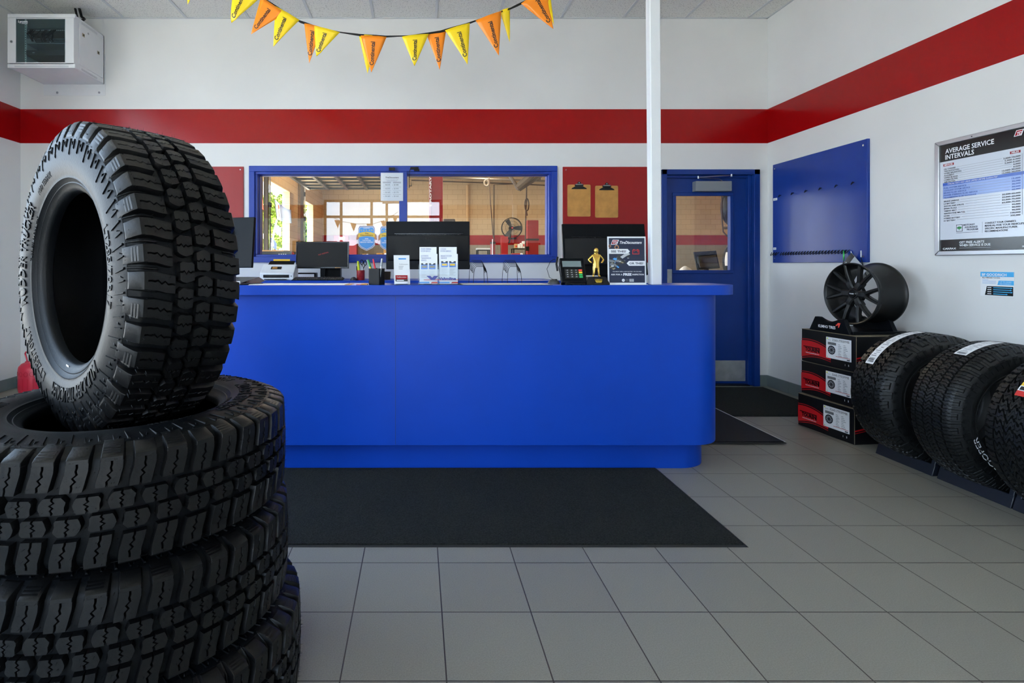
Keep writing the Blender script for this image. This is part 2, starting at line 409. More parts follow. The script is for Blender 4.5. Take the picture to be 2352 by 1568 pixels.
# baseboards (grey tile cove)
mat('base_tile', (112, 122, 122), .4, noise=.08, nscale=6)
def base(name, segs):
    q = MB('base_tile')
    for (x0, x1, y0, y1) in segs: q.box(x0, x1, y0, y1, 0, .108)
    q.build(name, kind='structure', bevel=.002)
base('baseboard_back', [(XL, bx(1524) - .02, YB - .012, YB), (bx(1743), XR, YB - .012, YB)])
base('baseboard_right', [(XR - .012, XR, YB - .315 * (k + 1) + .003, YB - .315 * k) for k in range(26)])
base('baseboard_left', [(XL, XL + .012, YB - .315 * (k + 1) + .003, YB - .315 * k) for k in range(26)])

# ------------------------------------------------------------------ service window in the back wall
win = thing('window_1', None, None, (bx(926), YB, bz(492)), kind='structure')
fr = MB('blue_paint')
x0, x1, z0, z1 = bx(573), bx(1279), bz(602.5), bz(381.5)
t = .062
fy = YB - .022
def ring(mb, x0, x1, z0, z1, t, ya, yb):
    mb.box(x0, x1, ya, yb, z1 - t, z1); mb.box(x0, x1, ya, yb, z0, z0 + t)
    mb.box(x0, x0 + t, ya, yb, z0 + t, z1 - t); mb.box(x1 - t, x1, ya, yb, z0 + t, z1 - t)
ring(fr, x0, x1, z0, z1, .055, fy, YB + .02)
ring(fr, x0 + .02, x1 - .02, z0 + .02, z1 - .02, .058, YB + .001, YB + .165)
ring(fr, x0 + .06, x1 - .06, z0 + .05, z1 - .06, .025, YB + .055, YB + .115)
fr.box(bx(917), bx(935), fy + .004, YB + .12, z0 + .05, z1 - .05)
fr.build('window_frame', win, bevel=.003, world=True)
g = MB('pane'); g.box(x0 + .07, bx(920), YB + .082, YB + .088, z0 + .06, z1 - .07); g.build('window_pane', win, world=True, smooth=0)
g = MB('pane'); g.box(bx(932), x1 - .07, YB + .082, YB + .088, z0 + .06, z1 - .07); g.build('window_pane', win, world=True, smooth=0)

# ------------------------------------------------------------------ door to the workshop
dr = thing('door_1', None, None, (bx(1620), YB, 0), kind='structure')
q = MB('door_blue'); a0, a1, zt = bx(1519), bx(1743), bz(389.5)
q.box(a0, a0 + .05, YB - .02, YB + .17, 0, zt); q.box(a1 - .055, a1, YB - .02, YB + .17, 0, zt); q.box(a0, a1, YB - .02, YB + .17, zt - .05, zt)
q.box(a1 - .09, a1 - .055, YB + .02, YB + .15, 0, zt - .05); q.box(a0 + .05, a0 + .065, YB + .05, YB + .15, 0, zt - .05); q.box(a0 + .05, a1 - .05, YB + .03, YB + .15, zt - .075, zt - .05)
q.build('door_frame', dr, bevel=.003, world=True)
YD = YB + .06
dx = lambda px: (px - 960) * YD / F
dz = lambda py: H - (py - 608) * YD / F
q = MB('door_blue'); sl = (dx(1527), dx(1714)); hole = (dx(1551), dx(1677), dz(621), dz(449))
wall_boxes(q, sl[0], sl[1], .012, dz(404), [hole], lambda a, b_, c, d: q.box(a, b_, YD, YD + .045, c, d))
q.build('door_panel', dr, world=True, smooth=0)
q = MB('door_blue'); ring(q, hole[0] - .03, hole[1] + .03, hole[2] - .03, hole[3] + .03, .034, YD - .012, YD + .02)
q.build('window_trim', dr, bevel=.004, world=True)
g = MB('pane'); g.box(hole[0], hole[1], YD + .02, YD + .026, hole[2], hole[3]); g.build('window_pane', dr, world=True, smooth=0)
q = MB('brushed'); q.box(sl[0] + .02, sl[1] - .01, YD - .003, YD, .035, .24); o = q.build('kick_plate', dr, world=True, bevel=.001, label='steel kick plate')
q = MB('brushed'); q.box(dx(1526) + .004, dx(1543), YD - .004, YD, dz(656), dz(618)); q.build('push_plate', dr, world=True, bevel=.001)
c = MB('grey_plastic'); c.box(dx(1590), dx(1672), YD - .07, YD, dz(441), dz(418)); cl = c.build('door_closer', dr, world=True, bevel=.004)
c = MB('steel'); c.tube([(dx(1652), YD - .05, dz(417)), (dx(1645), YD - .055, dz(413)), (dx(1592), YD - .10, dz(411))], .005); c.tube([(dx(1592), YD - .10, dz(411)), (dx(1670), YD - .075, dz(405.5))], .006)
c.at((dx(1592), YD - .10, dz(411))).cyl(.009, -.012, .012); c.at((dx(1670), YD - .075, dz(405.5))).cyl(.01, -.012, .012); c.at()
c.build('closer_arm', dr, world=True)
MB('dark_metal').box(sl[0], sl[1], YB, YB + .16, .0, .009).build('threshold', dr, world=True)
# ================================================================== tyres
def loft_block(mb, ts, lo, hi, R0, R1, zfn, taper=.0016):
    """closed block running across the tread; ts = positions across, lo/hi = arc edges (metres), R0/R1 = base and top radius"""
    vs = []; fs = []; n = len(ts)
    Rr = R1(0)
    for i, t in enumerate(ts):
        a, b_ = lo[i], hi[i]; rb, rt = R0(t), R1(t); c = taper
        for s_, rr in ((a - c, rb), (a + c, rt - .0012), (a + c * 1.7, rt), (b_ - c * 1.7, rt), (b_ - c, rt - .0012), (b_ + c, rb)):
            an = s_ / Rr; vs.append((rr * math.cos(an), rr * math.sin(an), zfn(t)))
    for i in range(n - 1):
        for k in range(5): fs.append((i * 6 + k, i * 6 + k + 1, (i + 1) * 6 + k + 1, (i + 1) * 6 + k))
    fs.append((0, 5, 4, 3, 2, 1)); m_ = (n - 1) * 6; fs.append((m_, m_ + 1, m_ + 2, m_ + 3, m_ + 4, m_ + 5))
    mb.add(vs, fs)
def interp(pts, t):
    for (a, b_), (c, d) in zip(pts, pts[1:]):
        if t <= c: return b_ + (d - b_) * max(0, (t - a)) / (c - a) if c > a else d
    return pts[-1][1]

def mud_tire_meshes():
    R = .39
    def Rtop(t):
        a = abs(t)
        if a <= .113: return R - .30 * a * a
        return interp([(.113, R - .0038), (.119, R - .011), (.131, R - .040), (.134, R - .052)], a)
    def Rbase(t):
        a = abs(t)
        return interp([(0, R - .0165), (.10, R - .020), (.113, R - .026), (.122, R - .036), (.131, R - .049), (.134, R - .056)], a)
    # casing
    half = [(R - .016, 0), (R - .017, .05), (R - .0195, .10), (R - .025, .113), (R - .035, .122), (R - .044, .1295), (R - .0435, .1305), (R - .047, .1318), (.330, .1352), (.312, .1385), (.290, .140),
            (.272, .1378), (.256, .132), (.250, .1295), (.2475, .1300), (.2455, .1272), (.238, .121), (.2355, .1215), (.233, .119), (.226, .1135), (.2195, .110), (.2155, .103), (.2150, .088), (.222, .084), (.245, .108), (.29, .124), (.335, .120), (.362, .100), (.370, .06), (.372, 0)]
    prof = half + [(r_, -z_) for r_, z_ in half[-2::-1]]
    c = MB('rubber'); c.lathe(prof, 120)
    casing = c
    tr = MB('tread_rubber')
    N_ = 42; C = 2 * PI * R; p = C / N_
    rnd = random.Random(3)
    zf = lambda t: t
    def edge(t, pts): return interp(pts, t)
    sip = [0, .0022, -.0015, .003, -.003, .002, -.001, .0005]
    def block(ts, base, top, s0, sipe=True, jitter=0):
        """base/top: polylines (t, ds)"""
        lo = [s0 + interp(base, t) for t in ts]; hi = [s0 + interp(top, t) for t in ts]
        if not sipe: loft_block(tr, ts, lo, hi, Rbase, Rtop, zf); return
        n = len(ts)
        mid = [(a + b_) / 2 + (sip[i % 8] * 1.1 if 1 < i < n - 1 else 0) for i, (a, b_) in enumerate(zip(lo, hi))]
        loft_block(tr, ts, lo, [m_ - .0006 for m_ in mid], Rbase, Rtop, zf, .0009)
        loft_block(tr, ts, [m_ + .0006 for m_ in mid], hi, Rbase, Rtop, zf, .0009)
    for k in range(N_):
        s0 = k * p
        long_ = k % 2
        for sgn in (1, -1):
            s1 = s0 + (0 if sgn > 0 else p * .5)
            # shoulder lug: shifted S-shape with a buttress running down the side
            inn = .0525 if long_ else .0475
            out = .1338 if long_ else .1300
            ts = [out, .1295, .119, .113, .105, .098, .091, .084, .077, .070, .063, .057, inn]
            ts = [sgn * t for t in ts]
            if sgn > 0: ts = ts[::-1]
            f = lambda a: (lambda t: a)
            lo_ = [(-.14, -.021), (-.113, -.021), (-.09, -.020), (-.065, -.014), (-.040, -.008)]
            hi_ = [(-.14, .021), (-.113, .021), (-.09, .022), (-.065, .029), (-.048, .031), (-.040, .024)]
            if sgn > 0: lo2 = [(-a, -c_) for a, c_ in hi_][::-1]; hi2 = [(-a, -c_) for a, c_ in lo_][::-1]
            else: lo2, hi2 = lo_, hi_
            body = [t for t in ts if abs(t) <= .105]; shd = [t for t in ts if abs(t) >= .105]
            block(body, lo2, hi2, s1, True); block(shd, lo2, hi2, s1, False)
            if long_:
                for k_, a_ in enumerate((.1195, .1225, .1255)):
                    loft_block(tr, sorted([sgn * a_, sgn * (a_ + .0014)]), [s1 - .0165 + .0 * k_] * 2, [s1 + .0165] * 2, Rbase, lambda t: Rtop(t) + .0012, zf, .0004)
            # void bar between lugs
            ts3 = sorted([sgn * t for t in (.132, .125, .113, .10, .088, .078)])
            loft_block(tr, ts3, [s1 + p / 2 - .0022 + abs(abs(t) - .132) * (-.0) + (.10 * (.132 - abs(t)) * (1 if sgn < 0 else -1)) for t in ts3],
                       [s1 + p / 2 + .0022 + (.10 * (.132 - abs(t)) * (1 if sgn < 0 else -1)) for t in ts3],
                       Rbase, lambda t: Rbase(t) + .0055, zf, .0008)
            # centre blocks, two staggered hexagon-like columns
            s2 = s0 + (p * .28 if sgn > 0 else p * .72)
            w0, w1 = (.0055, .0405) if long_ else (.0035, .0365)
            tsc = [w0 + (w1 - w0) * q_ / 7 for q_ in range(8)]
            up = [(0, .015), (.008, .023), (.020, .0225), (.030, .026), (.041, .017)]
            dn = [(0, -.017), (.010, -.022), (.022, -.0255), (.034, -.021), (.041, -.014)]
            if sgn > 0: block(tsc, dn, up, s2)
            else: block([-t for t in tsc][::-1], [(-a, -c_) for a, c_ in up][::-1], [(-a, -c_) for a, c_ in dn][::-1], s2)
    # vent spews: fine rubber hairs on the blocks and shoulders
    for q_ in range(900):
        t = rnd.choice([-1, 1]) * rnd.choice([.012, .026, .060, .085, .108, .127, .1325]); a = rnd.random() * 2 * PI
        rt = Rtop(t); d = Vector((math.cos(a), math.sin(a), .3 * (1 if t > 0 else -1) * (abs(t) > .12))).normalized()
        u = Vector((-math.sin(a), math.cos(a), 0)); b0 = Vector((rt * math.cos(a), rt * math.sin(a), t)) - d * .003
        L_ = rnd.uniform(.004, .010); wv = d.cross(u); tip = b0 + d * (L_ + .003) + u * rnd.uniform(-.002, .002)
        e = .0006
        tr.add([b0 + u * e, b0 - u * e * .5 + wv * e, b0 - u * e * .5 - wv * e, tip], [(0, 1, 3), (1, 2, 3), (2, 0, 3)])
    # sidewall lugs: sawtooth fingers below the shoulder
    lug = MB('rubber')
    for sgn in (1, -1):
        for k in range(N_ * 2):
            a = (k + (.5 if sgn < 0 else 0)) / (N_ * 2) * 2 * PI
            n_ = (0, 1, 0, 2)[k % 4]
            r_out = .341; r_in = (.318, .308, .316, .300)[k % 4]
            da = .0085 if n_ else .006
            def pt(r_, aa, h_):
                z_ = interp([(.25, .130), (.272, .1378), (.290, .140), (.312, .1385), (.330, .1352), (.345, .1300)], r_) + h_
                return (r_ * math.cos(aa), r_ * math.sin(aa), sgn * z_)
            sk = -.030 * (1 if k % 2 else .6)
            A = a; B = a + sk
            vs = [pt(r_out, A - da, 0), pt(r_out, A + da, 0), pt(r_in, B, -.0002), pt(r_out, A - da * .5, .0045), pt(r_out, A + da * .5, .0045), pt(r_in + .004, B, .0025)]
            fs = [(0, 3, 5, 2), (1, 2, 5, 4), (3, 4, 5), (0, 1, 4, 3)]
            lug.add(vs, fs)
            # short cross tick
            if k % 2 == 0:
                A2 = a + .018
                vs = [pt(.337, A2, 0), pt(.326, A2 + .012, 0), pt(.324, A2 + .006, 0), pt(.335, A2 - .006, 0), pt(.333, A2 + .002, .004)]
                lug.add(vs, [(0, 1, 4), (1, 2, 4), (2, 3, 4), (3, 0, 4)])
    def arc_text(mb, s, a0, a1, r0, r1, raised, bold=.01, sgn=1):
        vs, fs = text_mesh(s, bold)
        xa = min(v.x for v in vs); xb = max(v.x for v in vs)
        ya = min(v.y for v in vs); yb = max(v.y for v in vs)
        def mp_(v, h_):
            u = (v.x - xa) / (xb - xa); w_ = (v.y - ya) / (yb - ya)
            a = a0 + (a1 - a0) * u; r_ = r0 + (r1 - r0) * w_
            z_ = interp([(.232, .119), (.2355, .1215), (.2475, .1300), (.256, .132), (.272, .1378), (.290, .140), (.312, .1385), (.330, .1352)], r_) + h_
            return (r_ * math.cos(a), r_ * math.sin(a), z_ * sgn)
        n = len(vs)
        ed = {}
        for f in fs:
            for i in range(len(f)):
                e = (f[i], f[(i + 1) % len(f)])
                ed[e] = 1
        side = [(a, b_, b_ + n, a + n) for (a, b_) in ed if (b_, a) not in ed]
        mb.add([mp_(v, -.001) for v in vs] + [mp_(v, raised) for v in vs], [[i + n for i in f] for f in fs] + side)
    lets = []
    d = math.radians
    # local angle 90 deg = top of the tyre when it stands; text runs clockwise seen from +Z
    def both(s, c0, c1, r0, r1, h_, bold=.01):
        let = MB('rubber'); arc_text(let, s, d(c0), d(c1), r0, r1, h_, bold); lets.append(let)
    both('MUDDER TRUCKER', 196, 136, .268, .303, .0030)
    both('MUDDER TRUCKER', 318, 258, .268, .303, .0030)
    both('LT285/70R17', 246, 208, .272, .296, .0016, 0)
    both('MUD TERRAIN', 126, 106, .268, .282, .0012, 0)
    both('LT285/70R17', 24, -12, .272, .296, .0016, 0)
    both('TUBELESS  RADIAL  M+S', 170, 140, .246, .254, .001, 0)
    return casing, tr, lug, lets
cas, trd, lug, lets = mud_tire_meshes()
KR = .42 / .39
for q in (cas, trd, lug, *lets): q.v = [Vector((v.x * KR, v.y * KR, v.z)) for v in q.v]
mud = thing('mud_tire', 'big black mud tire standing upright on top of the tire stack', 'tire', (-.856, 1.540, 1.152), (0, 0, 0))
n_ = Vector((-math.cos(math.radians(51.5)), -math.sin(math.radians(51.5)), 0)); up_ = Vector((0, 0, 1)); xx_ = up_.cross(n_)
# local Z -> face normal, local Y -> up, so angle 90 deg is the top
Rm = Matrix((xx_, up_, n_)).transposed()
# seen from +Z local X must point right of the viewer
mud.rotation_euler = Rm.to_euler(); MW[mud.name] = Matrix.Translation(mud.location) @ Rm.to_4x4(); mud.scale = (1, 1, 1.05)
cas.build('casing', mud, smooth=40); trd.build('tread', mud, smooth=25); lug.build('sidewall_lugs', mud, smooth=0)
for let in lets: let.build('lettering', mud, smooth=0, label='raised black lettering on the sidewall')
q = MB('paper').frame((0, 0, .108), (1, 0, 0), (0, 1, 0)); a = math.radians(262)
q.at((math.cos(a) * .226, math.sin(a) * .243, .1145), (0, 0, a + PI / 2)); q.rect(-.009, -.003, .009, .003); q.build('barcode_tag', mud, label='tiny white barcode tag by the bead', smooth=0)
GS = 'mud tires stacked flat'
TT_ = .2735
dup(mud, (-.797, 1.48, TT_ * 2.5), (0, 0, math.radians(200)), 'big black mud tire lying flat, topmost of the flat stack, under the upright one', GS)
dup(mud, (-.789, 1.48, TT_ * 1.5), (0, 0, math.radians(75)), 'big black mud tire lying flat, middle one of the flat stack', GS)
dup(mud, (-.752, 1.48, TT_ * .5), (0, 0, math.radians(300)), 'big black mud tire lying flat, lowest of the flat stack, sticking out to the right', GS)

for k_ in (1, 2, 3): bpy.data.objects['mud_tire.00%d' % k_].scale = (1, 1, .975)
# ------------------------------------------------------------------ road tyres on the rack by the right wall
def tread_tire(name, label, loc, rot, R, W, cols, groove=.010, letters=None, lugs=0, sticker=None, rimr=.222, grp='tires in the floor rack'):
    root = thing(name, label, 'tire', loc, rot, grp)
    hw = W / 2; tw = hw * .80
    def Rtop(t):
        a = abs(t); return interp([(0, R), (tw * .6, R - .0015), (tw * .92, R - .006), (tw * 1.03, R - .013), (hw * .95, R - .040), (hw, R - .06)], a)
    def Rb(t):
        a = abs(t); return interp([(0, R - groove), (tw * .92, R - .006 - groove), (tw * 1.03, R - .016 - groove), (hw * .95, R - .045), (hw, R - .064)], a)
    half = [(Rb(t), t) for t in (0, tw * .6, tw * .92, tw * 1.03, hw * .95)] + [(R - .075, hw), (R - .10, hw * 1.01), (rimr + .045, hw * .95), (rimr + .028, hw * .90), (rimr + .026, hw * .91), (rimr + .012, hw * .82), (rimr + .004, hw * .78), (rimr, hw * .70), (rimr + .004, hw * .6), (rimr + .05, hw * .84), (R - .06, hw * .8), (R - .03, hw * .4), (R - .028, 0)]
    c = MB('rubber_worn'); c.lathe(half + [(a, -b_) for a, b_ in half[-2::-1]], 96); c.build('casing', root, smooth=40)
    tr = MB('rubber_worn')
    for (t0, t1, N_, ph, slant, zig, fill, shoulder) in cols:
        p = 2 * PI * R / N_
        for k in range(N_):
            s0 = (k + ph) * p; n = 7
            ts = [t0 + (t1 - t0) * i / (n - 1) for i in range(n)]
            if shoulder:
                e = hw * .97 * (1 if t1 > 0 else -1) * (1 if k % 2 else .94)
                ts = (ts + [tw * 1.03, e]) if t1 > 0 else ([e, -tw * 1.03] + ts)
            hh = p * fill / 2
            off = [slant * (t - (t0 + t1) / 2) + zig * p * (.5 if (i % 4 in (1, 2)) else -.3) for i, t in enumerate(ts)]
            wv = [1 - .18 * abs(2 * (t - (t0 + t1) / 2) / (t1 - t0)) if not shoulder else 1 for t in ts]
            lo = [s0 + o_ - hh * w_ for o_, w_ in zip(off, wv)]; hi = [s0 + o_ + hh * w_ for o_, w_ in zip(off, wv)]
            mid = [s0 + o_ + p * .04 * (1 if i % 2 else -1) for i, o_ in enumerate(off)]
            loft_block(tr, ts, lo, [m_ - .0005 for m_ in mid], Rb, Rtop, lambda t: t, .0007)
            loft_block(tr, ts, [m_ + .0005 for m_ in mid], hi, Rb, Rtop, lambda t: t, .0007)
    tr.build('tread', root, smooth=25)
    if letters:
        q = MB('ink_white')
        for s_, a0, a1 in letters:
            vs, fs = text_mesh(s_, .012); xa = min(v.x for v in vs); xb = max(v.x for v in vs)
            zz = hw * 1.012
            out = []
            for v in vs:
                a = math.radians(a0 + (a1 - a0) * (v.x - xa) / (xb - xa)); r_ = R - .112 + v.y * .034
                out.append((r_ * math.cos(a), r_ * math.sin(a), zz - .001 + .0005))
            q.add(out, fs)
        q.build('lettering', root, smooth=0, label='white raised sidewall letters')
    if lugs:
        lg = MB('rubber_worn')
        for k in range(lugs):
            a = 2 * PI * k / lugs
            for sgn in (1, -1):
                lg.at((0, 0, 0), (0, 0, a)); z_ = hw * .99 * sgn
                lg.box(R - .085, R - .056, -.006, .006, z_ - .004, z_ + .004)
                lg.add([(R - .052, -.009, z_ * .985 + .004 * sgn), (R - .052, .009, z_ * .985 + .004 * sgn), (R - .082, .004 , z_ + .006 * sgn), (R - .082, -.004, z_ + .006 * sgn)], [(0, 1, 2, 3)])
        lg.at(); lg.build('sidewall_lugs', root, smooth=0)
    if sticker:
        a0, a1, t0, t1, kind_ = sticker
        mats_ = 'paper' if kind_ == 'white' else 'neon_yellow'
        q = MB('paper' if kind_ == 'white' else 'badge_gold'); n = 16
        ts_ = [t0 + (t1 - t0) * j / 3 for j in range(4)]
        vs = []
        for i in range(n + 1):
            a = math.radians(a0 + (a1 - a0) * i / n)
            for t in ts_: r_ = Rtop(t) + .0015; vs.append((r_ * math.cos(a), r_ * math.sin(a), t))
        fs = [(i * 4 + j, i * 4 + j + 1, (i + 1) * 4 + j + 1, (i + 1) * 4 + j) for i in range(n) for j in range(3)]
        q.add(vs, fs)
        def band(b0, b1, u0, u1, m_):
            q.use(m_); vs = []
            k_ = max(2, int(abs(b1 - b0) / 2))
            for i in range(k_ + 1):
                a = math.radians(b0 + (b1 - b0) * i / k_)
                for u in (u0, u1):
                    t = t0 + (t1 - t0) * u; r_ = Rtop(t) + .0022; vs.append((r_ * math.cos(a), r_ * math.sin(a), t))
            q.add(vs, [(i * 2, i * 2 + 1, i * 2 + 3, i * 2 + 2) for i in range(k_)])
        rr = random.Random(5)
        span = a1 - a0
        if kind_ == 'white':
            for i in range(26):
                u = .04 + .035 * i
                if rr.random() < .75: band(a0 + span * u, a0 + span * (u + rr.uniform(.006, .014)), rr.uniform(.1, .4), rr.uniform(.6, .92), 'ink_grey')
            for i in range(14): band(a0 + span * (.03 + .006 * i), a0 + span * (.03 + .006 * i + .003), .15, .85, 'ink')
        else:
            band(a0, a0 + span * .10, 0, 1, 'ink_red'); band(a0 + span * .10, a0 + span * .2, 0, 1, 'paper')
            for i in range(9): band(a0 + span * (.3 + .02 * i), a0 + span * (.3 + .02 * i + .01), .2, .8, 'paper')
            band(a0 + span * .115, a0 + span * .185, .06, .94, 'ink')
        q.build('sticker', root, smooth=0, label='yellow size sticker on the tread' if kind_ != 'white' else 'white paper size sticker across the tread')
    return root
# axis along the wall: local Z -> -Y (the side seen from the camera)
def tire_rot(yaw=0): return (PI / 2, 0, math.radians(yaw))
RT = .378
# with this rotation local X stays world X and local Y points up: 180 deg = room side, 90 deg = top
tread_tire('road_tire', 'black all-terrain tire in the rack beside the wheel boxes, chunky interlocking tread, white sticker', (3.035, 3.205, RT + .028), tire_rot(0), RT, .275,
           [(-.110, -.070, 40, 0, .12, .10, .74, True), (-.066, -.024, 50, .3, .5, .34, .78, False), (-.020, .020, 50, .8, -.5, .34, .78, False), (.024, .066, 50, .1, .5, .34, .78, False), (.070, .110, 40, .5, -.12, .10, .74, True)],
           .012, None, 40, (150, 92, -.050, .006, 'white'))
tread_tire('road_tire', 'black all-terrain tire in the middle of the rack, fine five-rib tread, white-lettered sidewall', (3.035, 2.805, RT + .028), tire_rot(0), RT, .265,
           [(-.107, -.074, 62, 0, .08, .06, .82, True), (-.068, -.030, 62, .4, .25, .12, .86, False), (-.025, .020, 62, .7, -.25, .30, .88, False), (.026, .066, 62, .1, .2, .12, .86, False), (.074, .107, 62, .5, -.08, .06, .82, True)],
           .009, [('COOPER', 240, 196), ('COOPER', 60, 16)], 60, (124, 92, -.03, .035, 'white'))
tread_tire('road_tire', 'black all-terrain tire nearest the camera in the rack, zigzag tread, yellow sticker', (3.040, 2.425, RT + .028), tire_rot(0), RT, .275,
           [(-.110, -.068, 42, 0, .10, .08, .78, True), (-.062, -.022, 46, .3, .6, .42, .80, False), (-.020, .020, 46, .8, -.6, .46, .78, False), (.022, .062, 46, .1, .6, .42, .80, False), (.068, .110, 42, .5, -.10, .08, .78, True)],
           .011, None, 42, (150, 110, -.02, .065, 'yellow'))
# floor rack: low moulded plastic cradles, one for each tyre
for i, yc in enumerate((3.205, 2.805, 2.425)):
    r = thing('tire_cradle', ['dark plastic floor cradle under the tire beside the wheel boxes', 'dark plastic floor cradle under the middle rack tire', 'dark plastic floor cradle under the tire nearest the camera'][i], 'tire rack', (2.885, yc, 0), group='floor cradles of the tire rack')
    c = MB('rack_plastic')
    hwid = .195
    for s_ in (0, 1):                                        # room-side rail and wall-side rail
        c.at((.0 + s_ * .33, 0, 0), (PI / 2, 0, 0))
        if s_ == 0: c.prism([(0, 0), (.018, .062), (.060, .050), (.075, 0)], -hwid + .008, hwid - .008)
        else: c.prism([(0, 0), (.02, .045), (.065, .06), (.08, 0)], -hwid + .008, hwid - .008)
    c.at()
    for e in (-1, 1):                                       # raised end wedges
        c.at((0, e * (hwid - .022), 0), (PI / 2, 0, 0)); c.prism([(.002, 0), (.030, .105), (.060, .105), (.11, .03), (.11, 0)], -.012, .012)
    c.at().box(.02, .38, -hwid + .012, hwid - .012, .001, .018)
    c.build('cradle', r, bevel=.003)
# ================================================================== counter
ZT = 1.072          # top of the ledge
YC = 3.06           # front panel plane
def rounded_front(x0, x1, y0, y1, r, n=10, lr=0):
    pts = [(x0, y0), (x1 - r, y0)]
    pts += [(x1 - r + r * math.sin(a), y0 + r - r * math.cos(a)) for a in [PI / 2 * i / n for i in range(1, n + 1)]]
    return pts + [(x1, y1), (x0, y1)]
sc_ = thing('service_counter', 'long blue laminate service counter with a rounded right end', 'counter', (0, 3.4, 0))
XLc = -1.93
c = MB('blue_laminate'); c.prism(rounded_front(XLc, 1.775, YC, 3.36, .20), .161, 1.014); c.build('front_panel', sc_, world=True, smooth=30)
c = MB('blue_laminate'); c.prism(rounded_front(XLc + .05, 1.735, YC + .08, 3.34, .20), 0, .165); c.build('toe_kick', sc_, world=True, smooth=30)
c = MB('blue_laminate'); c.prism(rounded_front(XLc - .03, 1.842, YC - .04, 3.40, .17), 1.016, ZT); c.build('ledge', sc_, world=True, smooth=30, bevel=.002)
c = MB('charcoal'); c.box(bx(0) * 0 + (908.5 - 960) * YC / F - .0008, (908.5 - 960) * YC / F + .0008, YC - .0006, YC + .01, .165, 1.01); c.build('panel_seam', sc_, world=True)
c = MB('blue_laminate'); c.box(XLc, 1.60, 3.36, 4.10, .72, .76); c.box(XLc, XLc + .03, 3.36, 4.1, 0, .72); c.box(1.57, 1.60, 3.36, 4.1, 0, .72); c.box(-.3, -.27, 3.36, 4.1, 0, .72); c.build('work_surface', sc_, world=True, bevel=.002)
rc = thing('back_worktop', 'narrow blue worktop along the back wall under the service window', 'counter', (-.6, 4.95, 0))
c = MB('blue_laminate'); c.box(-2.7, 1.23, 4.60, YB - .002, 1.022, 1.052); c.build('worktop', rc, world=True, bevel=.002)
c = MB('white_plastic'); c.box(-2.65, 1.18, 4.68, YB - .015, .11, 1.022); c.build('cabinet_body', rc, world=True)
c = MB('blue_laminate')
for k in range(7):
    x = -2.65 + k * .547; c.box(x + .004, x + .543, 4.662, 4.68, .13, 1.01)
c.build('cabinet_doors', rc, world=True, bevel=.002)

# white square post standing on the ledge and running into the ceiling
po = MB('white_metal')
def ringq(cx, cy, z, a=.0285): return [(cx - a, cy - a, z), (cx + a, cy - a, z), (cx + a, cy + a, z), (cx - a, cy + a, z)]
po.add(ringq(1.377, 3.125, ZT) + ringq(1.343, 3.09, ZC - .006, .031), [(0, 3, 2, 1), (4, 5, 6, 7), (0, 1, 5, 4), (1, 2, 6, 5), (2, 3, 7, 6), (3, 0, 4, 7)])
o = po.build('support_post', bevel=.004); tag(o, 'slim white square post rising from the counter ledge to the ceiling', 'post')

# ------------------------------------------------------------------ monitors seen from behind
def monitor_back(label, corners_px, Y, yaw, tilt, wv, hv, stand=True, box=True, cx=None, zc=None):
    c0 = P(*cx, Y)
    r = thing('monitor', label, 'monitor', (c0.x, Y, .76), (0, 0, yaw), 'monitors on the staff side of the counter')
    zc = c0.z - .76
    b = MB('black_plastic').at((0, 0, zc), (tilt, 0, 0))
    b.box(-wv / 2, wv / 2, 0, .022, -hv / 2, hv / 2); b.build('panel', r, bevel=.003)
    b = MB('black_matte').at((0, 0, zc), (tilt, 0, 0))
    if box == 1:      # curved lower housing with a vent line
        n = 12; pts = []
        for i in range(n + 1):
            x = -wv * .48 + wv * .96 * i / n; pts.append((x, -.028 + .020 * (2 * i / n - 1) ** 2))
        top = hv * .20; bot = -hv * .30
        vs = [(x, y, top) for x, y in pts] + [(x, y * .8, bot) for x, y in pts] + [(x, .001, top + .006) for x, y in pts] + [(x, .001, bot - .01) for x, y in pts]
        m_ = n + 1; fs = []
        for i in range(n): fs += [(i, i + 1, m_ + i + 1, m_ + i), (2 * m_ + i, 2 * m_ + i + 1, i + 1, i), (m_ + i, m_ + i + 1, 3 * m_ + i + 1, 3 * m_ + i)]
        fs += [(0, m_, 3 * m_, 2 * m_), (n, 2 * m_ + n, 3 * m_ + n, m_ + n)]
        b.add(vs, fs); b.use('black_gloss'); b.box(-wv * .40, wv * .42, -.003, .001, hv * .235, hv * .245)
        for i in range(40): b.box(-wv * .38 + i * wv * .0195, -wv * .38 + i * wv * .0195 + .003, -.0045, .001, hv * .215, hv * .23)
        b.build('rear_housing', r, smooth=50)
    elif box == 2:
        b.box(-wv * .22, wv * .22, -.035, .001, -hv * .26, hv * .26); b.use('charcoal'); b.box(-wv * .185, wv * .185, -.04, -.034, -hv * .22, hv * .22)
        b.use('paper_grey'); b.box(-wv * .12 + .12, -wv * .12 + .19, -.002, 0, -hv * .42, -hv * .34); b.build('rear_housing', r, bevel=.002)
    s_ = MB('black_plastic'); s_.box(-.03, .03, .015, .045, .01, zc + .02); s_.at().prism([(-.13, -.09), (.13, -.09), (.11, .11), (-.11, .11)], 0, .014)
    s_.build('stand', r, bevel=.003)
    return r
monitor_back('black monitor seen from behind in the middle of the counter, behind the brochure rack', None, 3.70, 0, math.radians(-3), .575, .330, box=1, cx=(983, 563))
monitor_back('black monitor seen from behind at the right of the counter, tilted back, under the clipboards', None, 3.72, math.radians(0), math.radians(-10), .575, .36, box=1, cx=(1389, 572))
monitor_back('black monitor seen from behind, left one, partly hidden by the standing tire', None, 3.60, math.radians(-14), math.radians(-6), .58, .335, box=2, cx=(492, 557))

